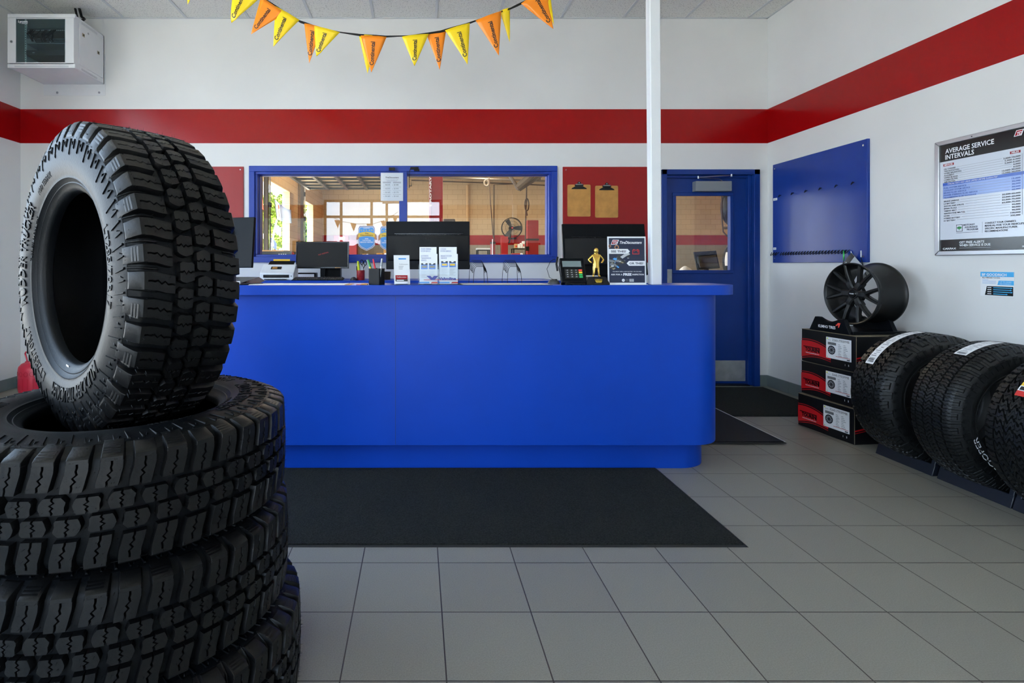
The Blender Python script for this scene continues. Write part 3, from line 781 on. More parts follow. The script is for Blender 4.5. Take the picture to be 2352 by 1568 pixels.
# ------------------------------------------------------------------ things on the ledge
yl = 3.11; k_ = yl / F
X = lambda px, Y=3.11: (px - 960) * Y / F
Z = lambda py, Y=3.11: H - (py - 608) * Y / F
def plane(mb, x, y, z, tilt=0, yaw=0):
    """local x right, y up, z towards the viewer"""
    mb.T = Matrix.Translation((x, y, z)) @ Euler((PI / 2 + tilt, 0, yaw)).to_matrix().to_4x4() if yaw == 0 else Matrix.Translation((x, y, z)) @ Euler((0, 0, yaw)).to_matrix().to_4x4() @ Euler((PI / 2 + tilt, 0, 0)).to_matrix().to_4x4()
    return mb
def vlogo(mb, x, y, s_, one=None):
    a = one or 'ink_red'; b_ = one or 'badge_blue'
    mb.use(a).poly([(x, y + s_), (x + .36 * s_, y + s_), (x + .78 * s_, y + .1 * s_), (x + .58 * s_, y)][0:4], .0006)
    mb.use(b_).poly([(x + 1.5 * s_, y + s_), (x + 1.1 * s_, y + s_), (x + .62 * s_, y), (x + .86 * s_, y)], .0007)
# brochure rack
r = thing('brochure_rack', 'clear acrylic brochure rack with a dark blue brand name, in front of the middle monitor', 'brochure rack', (X(1007), 3.12, ZT))
wv = X(1052) - X(962); hw = wv / 2
b = MB('acrylic'); plane(b, 0, .02, 0, math.radians(-8)); b.box(-hw, hw, 0, .27, -.003, 0)
plane(b, 0, -.02, 0, 0)
for z_ in (.0,): b.box(-hw - .003, hw + .003, 0, .118, .012, .015)
b.at().box(-hw - .003, -hw, -.035, .03, 0, .11); b.at().box(hw, hw + .003, -.035, .03, 0, .11); b.at().box(-.006, .006, -.033, .02, 0, .11); b.at().box(-hw, hw, -.035, .05, 0, .004)
b.build('rack_body', r, smooth=0)
def leaflet(parent, x0, x1, z1, yy, t1, t2, cols, place):
    q = MB('paper'); plane(q, 0, yy, .006, math.radians(-3)); q.box(x0, x1, 0, z1, 0, .002)
    w_ = x1 - x0
    q.use('ink_blue')
    for i, l in enumerate(t1): q.text(l, x0 + w_ * .08, z1 - .016 - i * .0125, .009, w_ * t2[i], z=.0026, bold=.0)
    vlogo(q, x0 + w_ * .68, z1 - .018, .012)
    zi = z1 - .012 * len(t1) - .018
    for j in (0, 1):
        xa = x0 + w_ * (.09 + .44 * j)
        q.use('ink').rect(xa, zi - .012, xa + w_ * .36, zi, .0026); q.use(cols[0]).rect(xa, zi - .034, xa + w_ * .36, zi - .009, .0028)
        q.use(cols[1]).rect(xa + .004, zi - .026, xa + w_ * .32, zi - .014, .003); q.use('paper').poly([(xa + .01, zi), (xa + w_ * .26, zi), (xa + w_ * .22, zi - .006), (xa + .014, zi - .006)], .0031)
        q.use('paper_grey')
        for l in range(7): q.rect(xa, zi - .046 - l * .006, xa + w_ * .34 - (l % 3) * .006, zi - .044 - l * .006, .0026)
    q.use('badge_blue').rect(x0, .002, x0 + w_ * .55, .011, .0026); q.use('ink_red').poly([(x0 + w_ * .62, .002), (x1, .002), (x1, .011), (x0 + w_ * .70, .011)], .0027)
    lab = 'white leaflet headed %s, %s' % (' '.join(t1).lower(), place); return loose(q.build('leaflet', parent, smooth=0), lab, 'leaflet', 'service leaflets in the brochure rack')
leaflet(r, -hw + .004, -.010, .213, .006, ['POWER STEERING', 'SYSTEM SERVICE'], (.60, .55), ('photo_dark', 'photo_tan'), 'back left in the acrylic rack')
leaflet(r, .004, hw - .006, .213, .006, ['COOLING', 'SYSTEM SERVICE'], (.32, .60), ('photo_dark', 'photo_tan'), 'back right in the acrylic rack')
leaflet(r, -hw + .004, -.006, .172, -.022, ['AUTOMATIC', 'TRANSMISSION', 'SERVICE'], (.42, .56, .30), ('sky_blue_print', 'photo_tan'), 'front left in the acrylic rack')
leaflet(r, .006, hw - .002, .172, -.022, ['BRAKE SYSTEM', 'SERVICE'], (.58, .32), ('sky_blue_print', 'badge_gold'), 'front right in the acrylic rack')
mat('deep_blue', (20, 40, 130), .4)
q = MB('ink_red'); plane(q, 0, -.0365, 0)
q.rect(-hw * .75, .028, hw, .031, .0004)
q.use('deep_blue'); q.poly([(-hw * .62, .052), (-hw * .42, .052), (-hw * .22, .028), (-hw * .38, .028)], .001); q.poly([(-hw * .22, .052), (-hw * .40, .028), (-hw * .30, .028), (-hw * .03, .052)], .0012) if False else q.poly([(-hw * .02, .052), (-hw * .24, .052), (-hw * .36, .034), (-hw * .29, .028), (-hw * .20, .028)], .0012)
q.text('Valvoline', 0, .0285, .0155, wv * .44, bold=.04, z=.001)
q.build('lettering', r, smooth=0)
# card holder with flyer
r = thing('card_holder', 'leaning clear acrylic holder left of the brochure rack', 'card holder', (X(924), 3.10, ZT), (0, 0, math.radians(8)))
q = MB('clear_film'); T0 = math.radians(-14)
q.at((0, 0, 0), (T0, 0, 0)).box(-.047, .047, 0, .003, 0, .178); q.at().box(-.047, .047, -.03, .045, 0, .003); q.build('holder_body', r, smooth=0)
q = MB('paper'); q.at((0, 0, 0), (T0, 0, 0)).box(-.046, .046, -.0022, -.0002, .002, .176)
q.T = Matrix.Rotation(T0, 4, 'X') @ Matrix.Translation((0, -.0024, 0)) @ Matrix.Rotation(PI / 2, 4, 'X')
q.use('badge_blue').rect(-.018, .150, .026, .158, .0003); q.use('ink_grey').text('TireDiscounters', -.016, .118, .007, .052, z=.0003, shear=.2)
for l in range(3): q.rect(-.018, .108 - l * .008, .01 - l * .003, .110 - l * .008, .0003)
loose(q.build('flyer', r, smooth=0), 'white flyer with a blue header standing in the leaning acrylic holder', 'flyer')
q = MB('paper'); q.at((-.006, -.022, .004), (T0, 0, 0)).box(-.036, .034, -.012, .002, 0, .034)
q.use('poster_red').box(-.036, .034, -.0135, -.012, .026, .050); q.use('charcoal').box(-.036, .034, -.0138, -.012, .014, .026)
q.T = Matrix.Translation((-.006, -.022, .004)) @ Matrix.Rotation(T0, 4, 'X') @ Matrix.Translation((0, -.0140, 0)) @ Matrix.Rotation(PI / 2, 4, 'X')
q.use('ink_white').text('TireDiscounters', -.030, .036, .006, .056, z=.0003, shear=.2); q.rect(-.030, .017, .012, .022, .0003)
loose(q.build('business_cards', r, smooth=0), 'small stack of red and white business cards at the foot of the flyer', 'business cards')
# black mesh pen cup with pens
def pen(kind, x, y, z, lean, mat_, cap, L_=.14, r_=.005):
    q = MB(mat_).at((x, y, z), lean); q.cyl(r_, 0, L_ * .7, 10); q.use(cap).cyl(r_ * 1.12, L_ * .7, L_, 10, r_ * .8); return q
r = thing('pen_cup', 'square black mesh pen cup on the ledge, left of the flyer holder', 'pen cup', (X(865), 3.12, ZT), (0, 0, math.radians(-24)))
q = MB('black_matte'); a = .034; hh = .094
for s_ in range(4):
    q.at((0, 0, 0), (0, 0, s_ * PI / 2)); q.box(-a, a, -a, -a + .0015, 0, hh)
q.at().box(-a, a, -a, a, 0, .002); q.use('black_matte'); q.box(-a - .001, a + .001, -a - .001, -a + .002, hh - .006, hh); q.box(-a - .001, a + .001, a - .002, a + .001, hh - .006, hh); q.box(-a - .001, -a + .002, -a, a, hh - .006, hh); q.box(a - .002, a + .001, -a, a, hh - .006, hh)
q.build('cup', r)
for i, (x, y, lx, ly, m1, m2) in enumerate([(-.02, .01, .05, -.32, 'grey_plastic', 'grey_plastic'), (-.008, -.01, .05, -.28, 'flag_yellow', 'pen_green'), (.002, .012, .0, -.22, 'pen_red', 'pen_red'), (-.014, .018, .1, -.30, 'grey_plastic', 'pen_green'), (.016, .0, .0, .12, 'white_plastic', 'steel'), (.022, -.014, .05, .18, 'steel', 'grey_plastic')]):
    loose(pen('pen', x, y, .004, (lx, ly, 0), m1, m2, .148).build('pen', r), ('grey pen leaning furthest left in the square mesh cup', 'yellow and green pen in the square mesh cup', 'red pen in the square mesh cup', 'grey pen with green cap in the square mesh cup', 'white pen with a silver cap in the square mesh cup', 'silver pen leaning furthest right in the square mesh cup')[i], 'pen', 'pens in the square mesh cup')
# clutter on the ledge: pads
o = MB('paper').box(X(592, 3.2), X(800, 3.2), 3.03, 3.25, ZT, ZT + .004); o.use('wood_board').box(X(592, 3.2) - .004, X(800, 3.2) + .03, 3.028, 3.26, ZT, ZT + .0015)
o = o.build('counter_pad', smooth=0); tag(o, 'flat white and brown desk pad on the left part of the ledge', 'desk pad', 'desk pads on the ledge')
o = MB('charcoal').box(X(1056), X(1262), 3.03, 3.28, ZT, ZT + .003); o.use('paper_grey').box(X(1062), X(1256), 3.034, 3.275, ZT + .003, ZT + .0042)
o = o.build('counter_pad', smooth=0); tag(o, 'flat grey desk pad on the ledge in front of the wire sorters', 'desk pad', 'desk pads on the ledge')
o = MB('wood_board').box(X(832), X(846), 3.05, 3.10, ZT, ZT + .008).use('ink_red').box(X(820), X(833), 3.06, 3.09, ZT, ZT + .003).build('note_block', bevel=.001); tag(o, 'small brown note block beside the mesh pen cup', 'note block')
# clip tray at the far left
r = thing('document_tray', 'low dark and silver document tray at the left end of the ledge, beside the tire', 'tray', (X(545), 3.16, ZT))
q = MB('black_plastic'); q.prism([(-.22, -.10), (.06, -.10), (.13, .02), (.10, .10), (-.22, .10)], 0, .006); q.build('tray_base', r, bevel=.001)
q = MB('aluminium'); q.at((0, 0, .0)).add([(-.22, -.09, .010), (.03, -.09, .010), (.08, .10, .042), (-.22, .10, .042), (-.22, -.09, .006), (.03, -.09, .006), (.08, .10, .037), (-.22, .10, .037)], [(0, 1, 2, 3), (7, 6, 5, 4), (0, 4, 5, 1), (1, 5, 6, 2), (2, 6, 7, 3), (3, 7, 4, 0)])
q.use('black_gloss').add([(.03, -.09, .0101), (.12, -.02, .008), (.13, .06, .02), (.08, .10, .0421)], [(0, 1, 2, 3)]); q.build('clip_board', r)
q = MB('paper'); q.at((.01, -.096, .002), (0, 0, 0)).box(-.022, .022, -.003, 0, 0, .020); q.use('ink'); q.box(-.012, .014, -.0035, -.002, .005, .008); q.box(-.012, .014, -.0035, -.002, .012, .015); q.build('paper_tag', r)
# wire file sorters
def sorter(px, label):
    r = thing('wire_sorter', label, 'wire sorter', (X(px, 3.31), 3.31, ZT), group='black wire sorters on the ledge')
    q = MB('black_matte')
    for i in range(6):
        t = i / 5; y = -.030 + t * .060; z = .105 + t * .038; w_ = .034 + .004 * t; x_ = .010 - .016 * t
        pts = [(x_ - w_ - .010, y - .02 * (1 - t), .002 + .0), (x_ - w_ - .006, y - .01, z * .6), (x_ - w_, y, z - .014), (x_ - w_ + .010, y, z), (x_ + w_ - .010, y, z), (x_ + w_, y, z - .014), (x_ + w_ + .006, y - .01, z * .6), (x_ + w_ + .010, y - .02 * (1 - t), .002)]
        if 0 < i < 5: pts[0] = pts[1]; pts[-1] = pts[-2]; pts = pts[1:-1]
        q.tube(pts, .0016, 6)
    for s_ in (-1, 1): q.tube([(s_ * .044, -.05, .002), (s_ * .044, .03, .002)], .0016, 6); q.tube([(s_ * .038, -.040, .066), (s_ * .040, .02, .09)], .0016, 6)
    q.build('wire_frame', r)
sorter(1098, 'small black wire sorter on the ledge, left one, beside the middle monitor')
sorter(1175, 'small black wire sorter on the ledge, right one, nearer the card terminal')
# mouse + cable
def mouse(name, label, x, y, z, yaw=0, m='charcoal', cable=None):
    r = thing(name, label, 'mouse', (x, y, z), (0, 0, yaw))
    q = MB(m); n = 10; pr = [(math.cos(PI / 2 * i / n), math.sin(PI / 2 * i / n)) for i in range(n + 1)]
    q.at((0, 0, 0), (0, 0, 0), (.030, .050, .030)); q.lathe([(0, 0)] + [(a, b_) for a, b_ in pr], 24); q.at(); q.build('mouse_body', r, smooth=60)
    q = MB('black_gloss').at((0, -.025, .024)).box(-.003, .003, -.008, .008, 0, .006); q.build('scroll_wheel', r)
    if cable: MB('black_matte').tube(cable, .0016, 6).build('cable', r)
    return r
mouse('computer_mouse', 'dark wired computer mouse on the ledge, left of the card terminal', X(1272, 3.24), 3.24, ZT, .3, 'charcoal', [(.0, -.03, .015), (-.03, 0, .04), (-.035, .02, .09), (-.005, .03, .135), (.03, .05, .15), (.07, .1, .15)])
# card terminal
r = thing('card_terminal', 'black payment card terminal with keypad and coloured keys on a stand', 'card terminal', (X(1316), 3.10, ZT), (0, 0, math.radians(-6)))
q = MB('black_plastic'); q.prism([(-.055, -.045), (.06, -.045), (.05, .05), (-.045, .05)], 0, .012); q.tube([(0, .0, .01), (0, .01, .05), (0, .012, .09)], .014, 12); q.build('stand', r, bevel=.002)
TT = Matrix.Translation((0, -.045, .016)) @ Matrix.Rotation(math.radians(-32), 4, 'X')
q = MB('black_plastic'); q.T = TT; q.prism([(-.070, 0), (.066, 0), (.070, .02), (.070, .035), (-.074, .035), (-.074, .012)], 0, .165)
q.build('terminal_body', r, bevel=.004)
q = MB('lcd_grey'); q.T = TT; q.box(-.060, .046, -.002, 0, .102, .142); q.use('black_gloss'); q.box(-.064, .05, -.001, 0, .098, .146); q.build('display', r)
q = MB('black_gloss'); q.T = TT; q.box(-.052, .050, -.002, .0, .022, .088); q.build('keypad', r)
q = MB('charcoal'); q.T = TT
for i in range(4):
    for j in range(4):
        m_ = 'charcoal'
        if j == 3: m_ = ('key_red', 'key_yellow', 'key_green', 'key_green')[i]
        q.use(m_); x_ = -.046 + j * .0245; z_ = .072 - i * .0145; q.box(x_, x_ + .019, -.005, -.001, z_, z_ + (.010))
        if j < 3: q.use('ink_white'); q.box(x_ + .008, x_ + .011, -.0055, -.004, z_ + .003, z_ + .007)
q.build('keys', r)
q = MB('black_matte'); q.tube([(-.07, .01, .14), (-.085, -.01, .10), (-.075, -.02, .05), (-.05, -.04, .015), (-.01, -.055, .008)], .0022, 6); q.tube([(-.085, .03, .16), (-.095, .01, .12), (-.09, 0, .08)], .006, 8); q.build('cable', r)
q = MB('black_plastic'); q.tube([(-.02, -.045, .003), (-.018, -.068, -.006), (-.01, -.073, -.015), (.026, -.073, -.015), (.034, -.068, -.006), (.036, -.045, .003)], .004, 8); q.build('handle_loop', r)
# award statuette (plain gilded standing figure on a black base)
r = thing('award_statuette', 'small golden standing award figure with hands on hips on a black base', 'statuette', (X(1369), 3.11, ZT))
q = MB('black_matte')
q.add([(-.070, -.03, 0), (.070, -.03, 0), (.070, .04, 0), (-.070, .04, 0), (-.070, -.03, .008), (.070, -.03, .008), (.070, .04, .008), (-.070, .04, .008), (-.050, -.022, .046), (.048, -.022, .046), (.048, .03, .046), (-.050, .03, .046)],
      [(3, 2, 1, 0), (0, 1, 5, 4), (1, 2, 6, 5), (2, 3, 7, 6), (3, 0, 4, 7), (4, 5, 9, 8), (5, 6, 10, 9), (6, 7, 11, 10), (7, 4, 8, 11), (8, 9, 10, 11)])
q.build('base', r, bevel=.001)
q = MB('badge_gold'); q.T = Matrix.Translation((.006, -.0290, .012)) @ Matrix.Rotation(PI / 2 - .20, 4, 'X')
q.use('black_gloss').rect(-.026, -.003, .027, .028, .0004); q.use('badge_gold').text('CARFAX', 0, .016, .006, .044, 'C', z=.0012)
for l in range(3): q.rect(-.020 + l * .003, .010 - l * .0045, .020 - l * .002, .0125 - l * .0045, .0012)
q.build('lettering', r, smooth=0)
import bmesh as _b
me = bpy.data.meshes.new('figure')
J = {'pel': (0, 0, .105), 'wai': (0, 0, .130), 'che': (0, -.002, .157), 'nec': (0, 0, .178), 'hea': (0, -.003, .196), 'top': (0, -.003, .214),
     'lh': (-.011, 0, .098), 'lk': (-.013, -.002, .072), 'la': (-.015, 0, .050), 'lt': (-.018, -.013, .048),
     'rh': (.011, 0, .098), 'rk': (.013, -.002, .072), 'ra': (.016, 0, .050), 'rt': (.021, -.013, .048),
     'ls': (-.021, 0, .168), 'le': (-.044, .004, .143), 'lw': (-.028, -.008, .124), 'rs': (.021, 0, .168), 're': (.044, .004, .143), 'rw': (.028, -.008, .124)}
E_ = [('pel', 'wai'), ('wai', 'che'), ('che', 'nec'), ('nec', 'hea'), ('hea', 'top'), ('pel', 'lh'), ('lh', 'lk'), ('lk', 'la'), ('la', 'lt'), ('pel', 'rh'), ('rh', 'rk'), ('rk', 'ra'), ('ra', 'rt'), ('che', 'ls'), ('ls', 'le'), ('le', 'lw'), ('che', 'rs'), ('rs', 're'), ('re', 'rw')]
Rj = {'pel': .017, 'wai': .015, 'che': .019, 'nec': .009, 'hea': .016, 'top': .010, 'lh': .012, 'rh': .012, 'lk': .009, 'rk': .009, 'la': .007, 'ra': .007, 'lt': .006, 'rt': .006, 'ls': .010, 'rs': .010, 'le': .0075, 're': .0075, 'lw': .007, 'rw': .007}
ks = list(J); me.from_pydata([J[k] for k in ks], [(ks.index(a), ks.index(b_)) for a, b_ in E_], []); me.materials.append(M['gold'])
fg = bpy.data.objects.new('figure', me); COL.objects.link(fg); fg.parent = r
sk = fg.modifiers.new('skin', 'SKIN'); 
for i, k in enumerate(ks): me.skin_vertices[0].data[i].radius = (Rj[k], Rj[k] * .8)
me.skin_vertices[0].data[0].use_root = True; sk.use_smooth_shade = True
sb = fg.modifiers.new('sub', 'SUBSURF'); sb.levels = 2; sb.render_levels = 2
# battery inspection sign
r = thing('counter_sign', 'white-framed navy battery inspection sign standing at the right end of the counter', 'sign', (X(1439), 3.10, ZT))
sw, sh = X(1483) - X(1395), Z(543) - ZT
q = MB('white_plastic'); plane(q, 0, 0, 0, math.radians(-2)); q.box(-sw / 2, sw / 2, 0, sh, -.004, 0); q.at().box(-sw / 2, sw / 2, -.02, .05, 0, .003); q.build('sign_holder', r, bevel=.001)
q = MB('navy'); plane(q, 0, 0, 0, math.radians(-2)); u = sw / 2 - .008
q.rect(-u, .012, u, sh - .009, .0005)
t = .001
def para(q, x, y, w_, h_, m, z): q.use(m).poly([(x, y), (x + w_, y), (x + w_ + h_ * .4, y + h_), (x + h_ * .4, y + h_)], z)
para(q, -.092, sh - .047, .036, .028, 'ink_white', t); para(q, -.088, sh - .044, .029, .022, 'poster_red', t + .0004)
q.use('ink_white').text('TD', -.083, sh - .040, .013, .026, bold=.03, z=t + .0008, shear=.25); q.text('TireDiscounters', -.043, sh - .042, .016, .128, bold=.02, z=t, shear=.25)
for (cx_, cy_, rr_) in ((-.058, sh - .062, .013), (-.098, sh - .055, .008)):
    q.use('badge_copper').poly([(cx_ + rr_ * math.cos(a), cy_ + rr_ * math.sin(a)) for a in [2 * PI * i / 20 for i in range(20)]], t - .0003); q.use('navy').poly([(cx_ + rr_ * .6 * math.cos(a), cy_ + rr_ * .6 * math.sin(a)) for a in [2 * PI * i / 20 for i in range(20)]], t - .0001)
q.use('ink_white').poly([(-u, sh - .100), (.005, sh - .100), (.018, sh - .086), (.005, sh - .072), (-u, sh - .072)], t)
q.use('navy').text('SEE THIS?', -.092, sh - .092, .012, .088, bold=.03, z=t + .0004)
q.use('ink_white').poly([(u, sh - .169), (.012, sh - .169), (-.002, sh - .155), (.012, sh - .141), (u, sh - .141)], t)
q.use('navy').text('OR THIS?', .014, sh - .161, .012, .080, bold=.03, z=t + .0004)
q.use('ink_red'); bx0, by0 = .032, sh - .103
for (a, b_, c, d) in ((0, 0, .040, .004), (0, .022, .040, .026), (0, 0, .004, .026), (.036, 0, .040, .026), (.005, .026, .013, .030), (.027, .026, .035, .030), (.008, .014, .015, .017), (.027, .014, .035, .017), (.0295, .011, .0325, .020)): q.rect(bx0 + a, by0 + b_, bx0 + c, by0 + d, t)
rr = random.Random(11)
for i in range(26):
    cx_ = -.09 + rr.random() * .10; cy_ = sh - .185 + rr.random() * .05 + (cx_ + .09) * .35; a = rr.random() * 3; l1 = .006 + .014 * rr.random(); l2 = .005 + .008 * rr.random()
    if cx_ > .0 and cy_ < sh - .135: continue
    q.use(rr.choice(['grey_plastic', 'charcoal', 'photo_tan', 'badge_blue', 'paper_grey', 'photo_dark'])); ca, sa = math.cos(a), math.sin(a)
    q.poly([(cx_ + ca * l1 - sa * l2, cy_ + sa * l1 + ca * l2 * .5), (cx_ - ca * l1 - sa * l2, cy_ - sa * l1 + ca * l2 * .5), (cx_ - ca * l1 + sa * l2, cy_ - sa * l1 - ca * l2 * .5), (cx_ + ca * l1 + sa * l2, cy_ + sa * l1 - ca * l2 * .5)], t + i * .00001)
q.use('ink_white').text('YOU MIGHT NEED A NEW BATTERY, WE CAN HELP', 0, .074, .0045, .168, 'C', bold=.01, z=t)
q.text('ASK FOR A', -.093, .055, .0085, .066, bold=.02, z=t); q.text('FREE', -.022, .053, .014, .048, bold=.04, z=t); q.text('INSPECTION', .031, .055, .0085, .066, bold=.02, z=t)
q.poly([(-.022 + .0085 * math.cos(a), .026 + .0085 * math.sin(a)) for a in [2 * PI * i / 20 for i in range(20)]], t); q.use('navy').text('ASE', -.022, .0235, .005, .012, 'C', z=t + .0004)
q.use('ink_grey')
for l in range(3): q.rect(-.009, .031 - l * .005, .008, .0325 - l * .005, t)
q.use('paper_grey').rect(.013, .018, .038, .034, t); q.use('navy').text('MAP', .0255, .021, .006, .018, 'C', z=t + .0004); q.rect(.017, .030, .034, .0315, t + .0004)
q.build('sign_face', r, smooth=0, label='navy printed sign face')

# ------------------------------------------------------------------ things on the back worktop
ZW = 1.052
X4 = lambda px, Y=4.78: (px - 960) * Y / F
Z4 = lambda py, Y=4.78: H - (py - 608) * Y / F
r = thing('document_scanner', 'white desktop document scanner with a small screen, on the back worktop', 'scanner', (X4(641), 4.78, ZW))
q = MB('white_plastic').at((0, 0, 0), (PI / 2, 0, PI / 2)); q.prism([(-.08, 0), (.10, 0), (.10, .105), (.055, .138), (.02, .138), (-.055, .075), (-.08, .062)], -.148, .148)
q.build('scanner_body', r, bevel=.006)
q = MB('black_gloss'); q.at().box(-.118, .108, -.082, -.02, .022, .048); q.box(-.10, .09, -.12, -.08, .006, .012); q.build('output_slot', r)
q = MB('black_gloss'); s1 = Matrix.Translation((-.02, -.018, .1065)) @ Matrix.Rotation(math.radians(40), 4, 'X'); q.T = s1; q.box(-.046, .046, -.018, .018, 0, .002); q.use('wood_board').box(-.034, .010, -.011, .011, .002, .0026); q.build('touch_screen', r)
q = MB('black_plastic').at((0, .075, .128), (-.35, 0, 0)); q.add([(-.115, -.02, 0), (.115, -.02, 0), (.12, .0, .045), (-.10, .0, .045), (-.115, -.012, 0), (.115, -.012, 0), (.12, .012, .045), (-.10, .012, .045)], [(0, 1, 2, 3), (7, 6, 5, 4), (0, 4, 5, 1), (1, 5, 6, 2), (2, 6, 7, 3), (3, 7, 4, 0)]); q.build('paper_feed', r)
q = MB('key_yellow').at((-.002, .10, .150)).box(-.075, .075, 0, .002, 0, .036); q.use('ink_red').box(-.046, .046, -.0006, 0, .008, .018); loose(q.build('yellow_sheet', r), 'yellow and red sheet sticking up behind the white scanner', 'sheet')
q = MB('grey_plastic').at().box(.122, .132, -.0815, -.079, .030, .042); q.build('power_button', r)
r = thing('desktop_monitor', 'black desktop monitor facing the room, dark screen, beside the white scanner', 'monitor', (X4(741, 4.85), 4.85, ZW))
q = MB('black_gloss'); zc = Z4(585.5, 4.82) - ZW; TT = Matrix.Translation((0, 0, zc)) @ Matrix.Rotation(math.radians(-3), 4, 'X'); q.T = TT; q.box(-.238, .238, -.012, .012, -.121, .121); q.build('housing', r, bevel=.003)
q = MB('screen_off'); q.T = TT; q.box(-.226, .226, -.0135, -.012, -.108, .112); q.build('screen', r)
q = MB('ink_grey'); q.T = TT @ Matrix.Translation((0, -.0140, 0)) @ Matrix.Rotation(PI / 2, 4, 'X'); q.text('acer', -.012, -.118, .006, .026, bold=.03); q.use('wood_board').rect(.115, -.117, .165, -.112, .0002)
q.use('ink_red'); q.T = q.T @ Matrix.Translation((.012, .008, .0002)) @ Matrix.Rotation(.27, 4, 'Z'); q.text('NO SIGNAL', 0, 0, .012, .095, 'C', bold=.0); q.build('lettering', r, smooth=0)
q = MB('black_plastic'); q.box(-.022, .022, .006, .022, .008, zc); q.at((0, .0, 0), (0, 0, 0), (.11, .07, 1)).cyl(1, 0, .010, 32); q.at(); q.build('stand', r, bevel=.001)
r = thing('keyboard', 'black computer keyboard in front of the desktop monitor', 'keyboard', (X4(731, 4.68), 4.68, ZW))
q = MB('black_plastic').at((0, 0, 0), (.12, 0, 0)); q.box(-.218, .218, -.07, .07, .002, .014); q.build('keyboard_base', r, bevel=.003)
q = MB('charcoal').at((0, 0, 0), (.12, 0, 0))
for i in range(5):
    for j in range(21): q.box(-.208 + j * .0200, -.208 + j * .0200 + .0165, -.058 + i * .0245, -.058 + i * .0245 + .019, .014, .022)
q.build('keys', r)
o = MB('black_plastic').at((X4(700, 4.93), 4.98, ZW)).box(-.10, -.085, -.05, .05, 0, .05).box(.085, .10, -.05, .05, 0, .05).box(-.10, .10, -.05, .05, .05, .062).at((X4(765, 4.98), 5.0, ZW)).box(-.07, .07, -.05, .05, 0, .105)
o.build('desk_shelf', bevel=.002); o = bpy.data.objects['desk_shelf']; tag(o, 'small black desk organiser behind the desktop monitor stand', 'organiser')
mouse('computer_mouse', 'black computer mouse on the back worktop beside the red cup', X4(812, 4.70), 4.70, ZW, .1, 'charcoal')
r = thing('pen_cup', 'round red ribbed pen cup on the back worktop', 'pen cup', (X4(828.5, 4.72), 4.72, ZW))
q = MB('cup_red'); q.lathe([(0, 0), (.033, 0), (.035, .003), (.035, .088), (.033, .088), (.033, .005), (0, .005)], 28)
for z_ in (.022, .044, .066): q.lathe([(.0352, z_), (.0362, z_ + .002), (.0352, z_ + .004)], 28)
q.build('cup', r)
pen('h', -.008, 0, .004, (.05, -.10, 0), 'neon_yellow', 'neon_yellow', .165, .009).build('highlighter', r); loose(bpy.data.objects['highlighter'], 'tall yellow highlighter in the red cup', 'highlighter', 'pens in the red cup')
pen('h', -.020, .006, .004, (.05, -.06, 0), 'neon_yellow', 'neon_yellow', .110, .008).build('highlighter', r); loose(bpy.data.objects['highlighter.001'], 'short yellow highlighter in the red cup, in front of the tall one', 'highlighter', 'pens in the red cup')
loose(pen('h', -.012, .014, .004, (.05, -.02, 0), 'pen_green', 'pen_green', .150, .005).build('pen', r), 'green pen in the red cup behind the highlighters', 'pen', 'pens in the red cup')
loose(pen('h', .010, .004, .004, (.05, .05, 0), 'white_plastic', 'steel', .115, .006).build('pen', r), 'white pen in the red cup beside the scissors', 'pen', 'pens in the red cup')
loose(pen('h', -.026, -.004, .004, (0, -.08, 0), 'black_matte', 'black_matte', .120, .004).build('pen', r), 'thin black pen at the left of the red cup', 'pen', 'pens in the red cup')
q = MB('black_matte')
for s_, (cx_, cz_) in ((-1, (.008, .158)), (1, (.038, .152))):
    q.tube([(cx_ + .013 * math.cos(a), .012, cz_ + .020 * math.sin(a)) for a in [2 * PI * i / 14 for i in range(14)]], .0035, 6, closed=True)
    q.tube([(cx_, .012, cz_ - .02), (.018, .012, .10), (.014, .012, .02)], .0035, 6)
loose(q.build('scissors', r), 'black-handled scissors standing in the red cup', 'scissors')
r = thing('desk_phone', 'dark desk phone on the back worktop behind the mesh pen cup', 'phone', (X4(878, 4.9), 4.9, ZW))
q = MB('black_plastic').at((0, 0, .01), (.5, 0, 0)); q.box(-.085, .075, -.08, .09, 0, .025); q.build('phone_base', r, bevel=.004)
q = MB('charcoal').at((-.06, 0, .04), (.5, 0, 0)); q.tube([(0, -.08, .01), (0, -.06, .022), (0, .07, .022), (0, .09, .01)], .016, 10); q.build('handset', r)
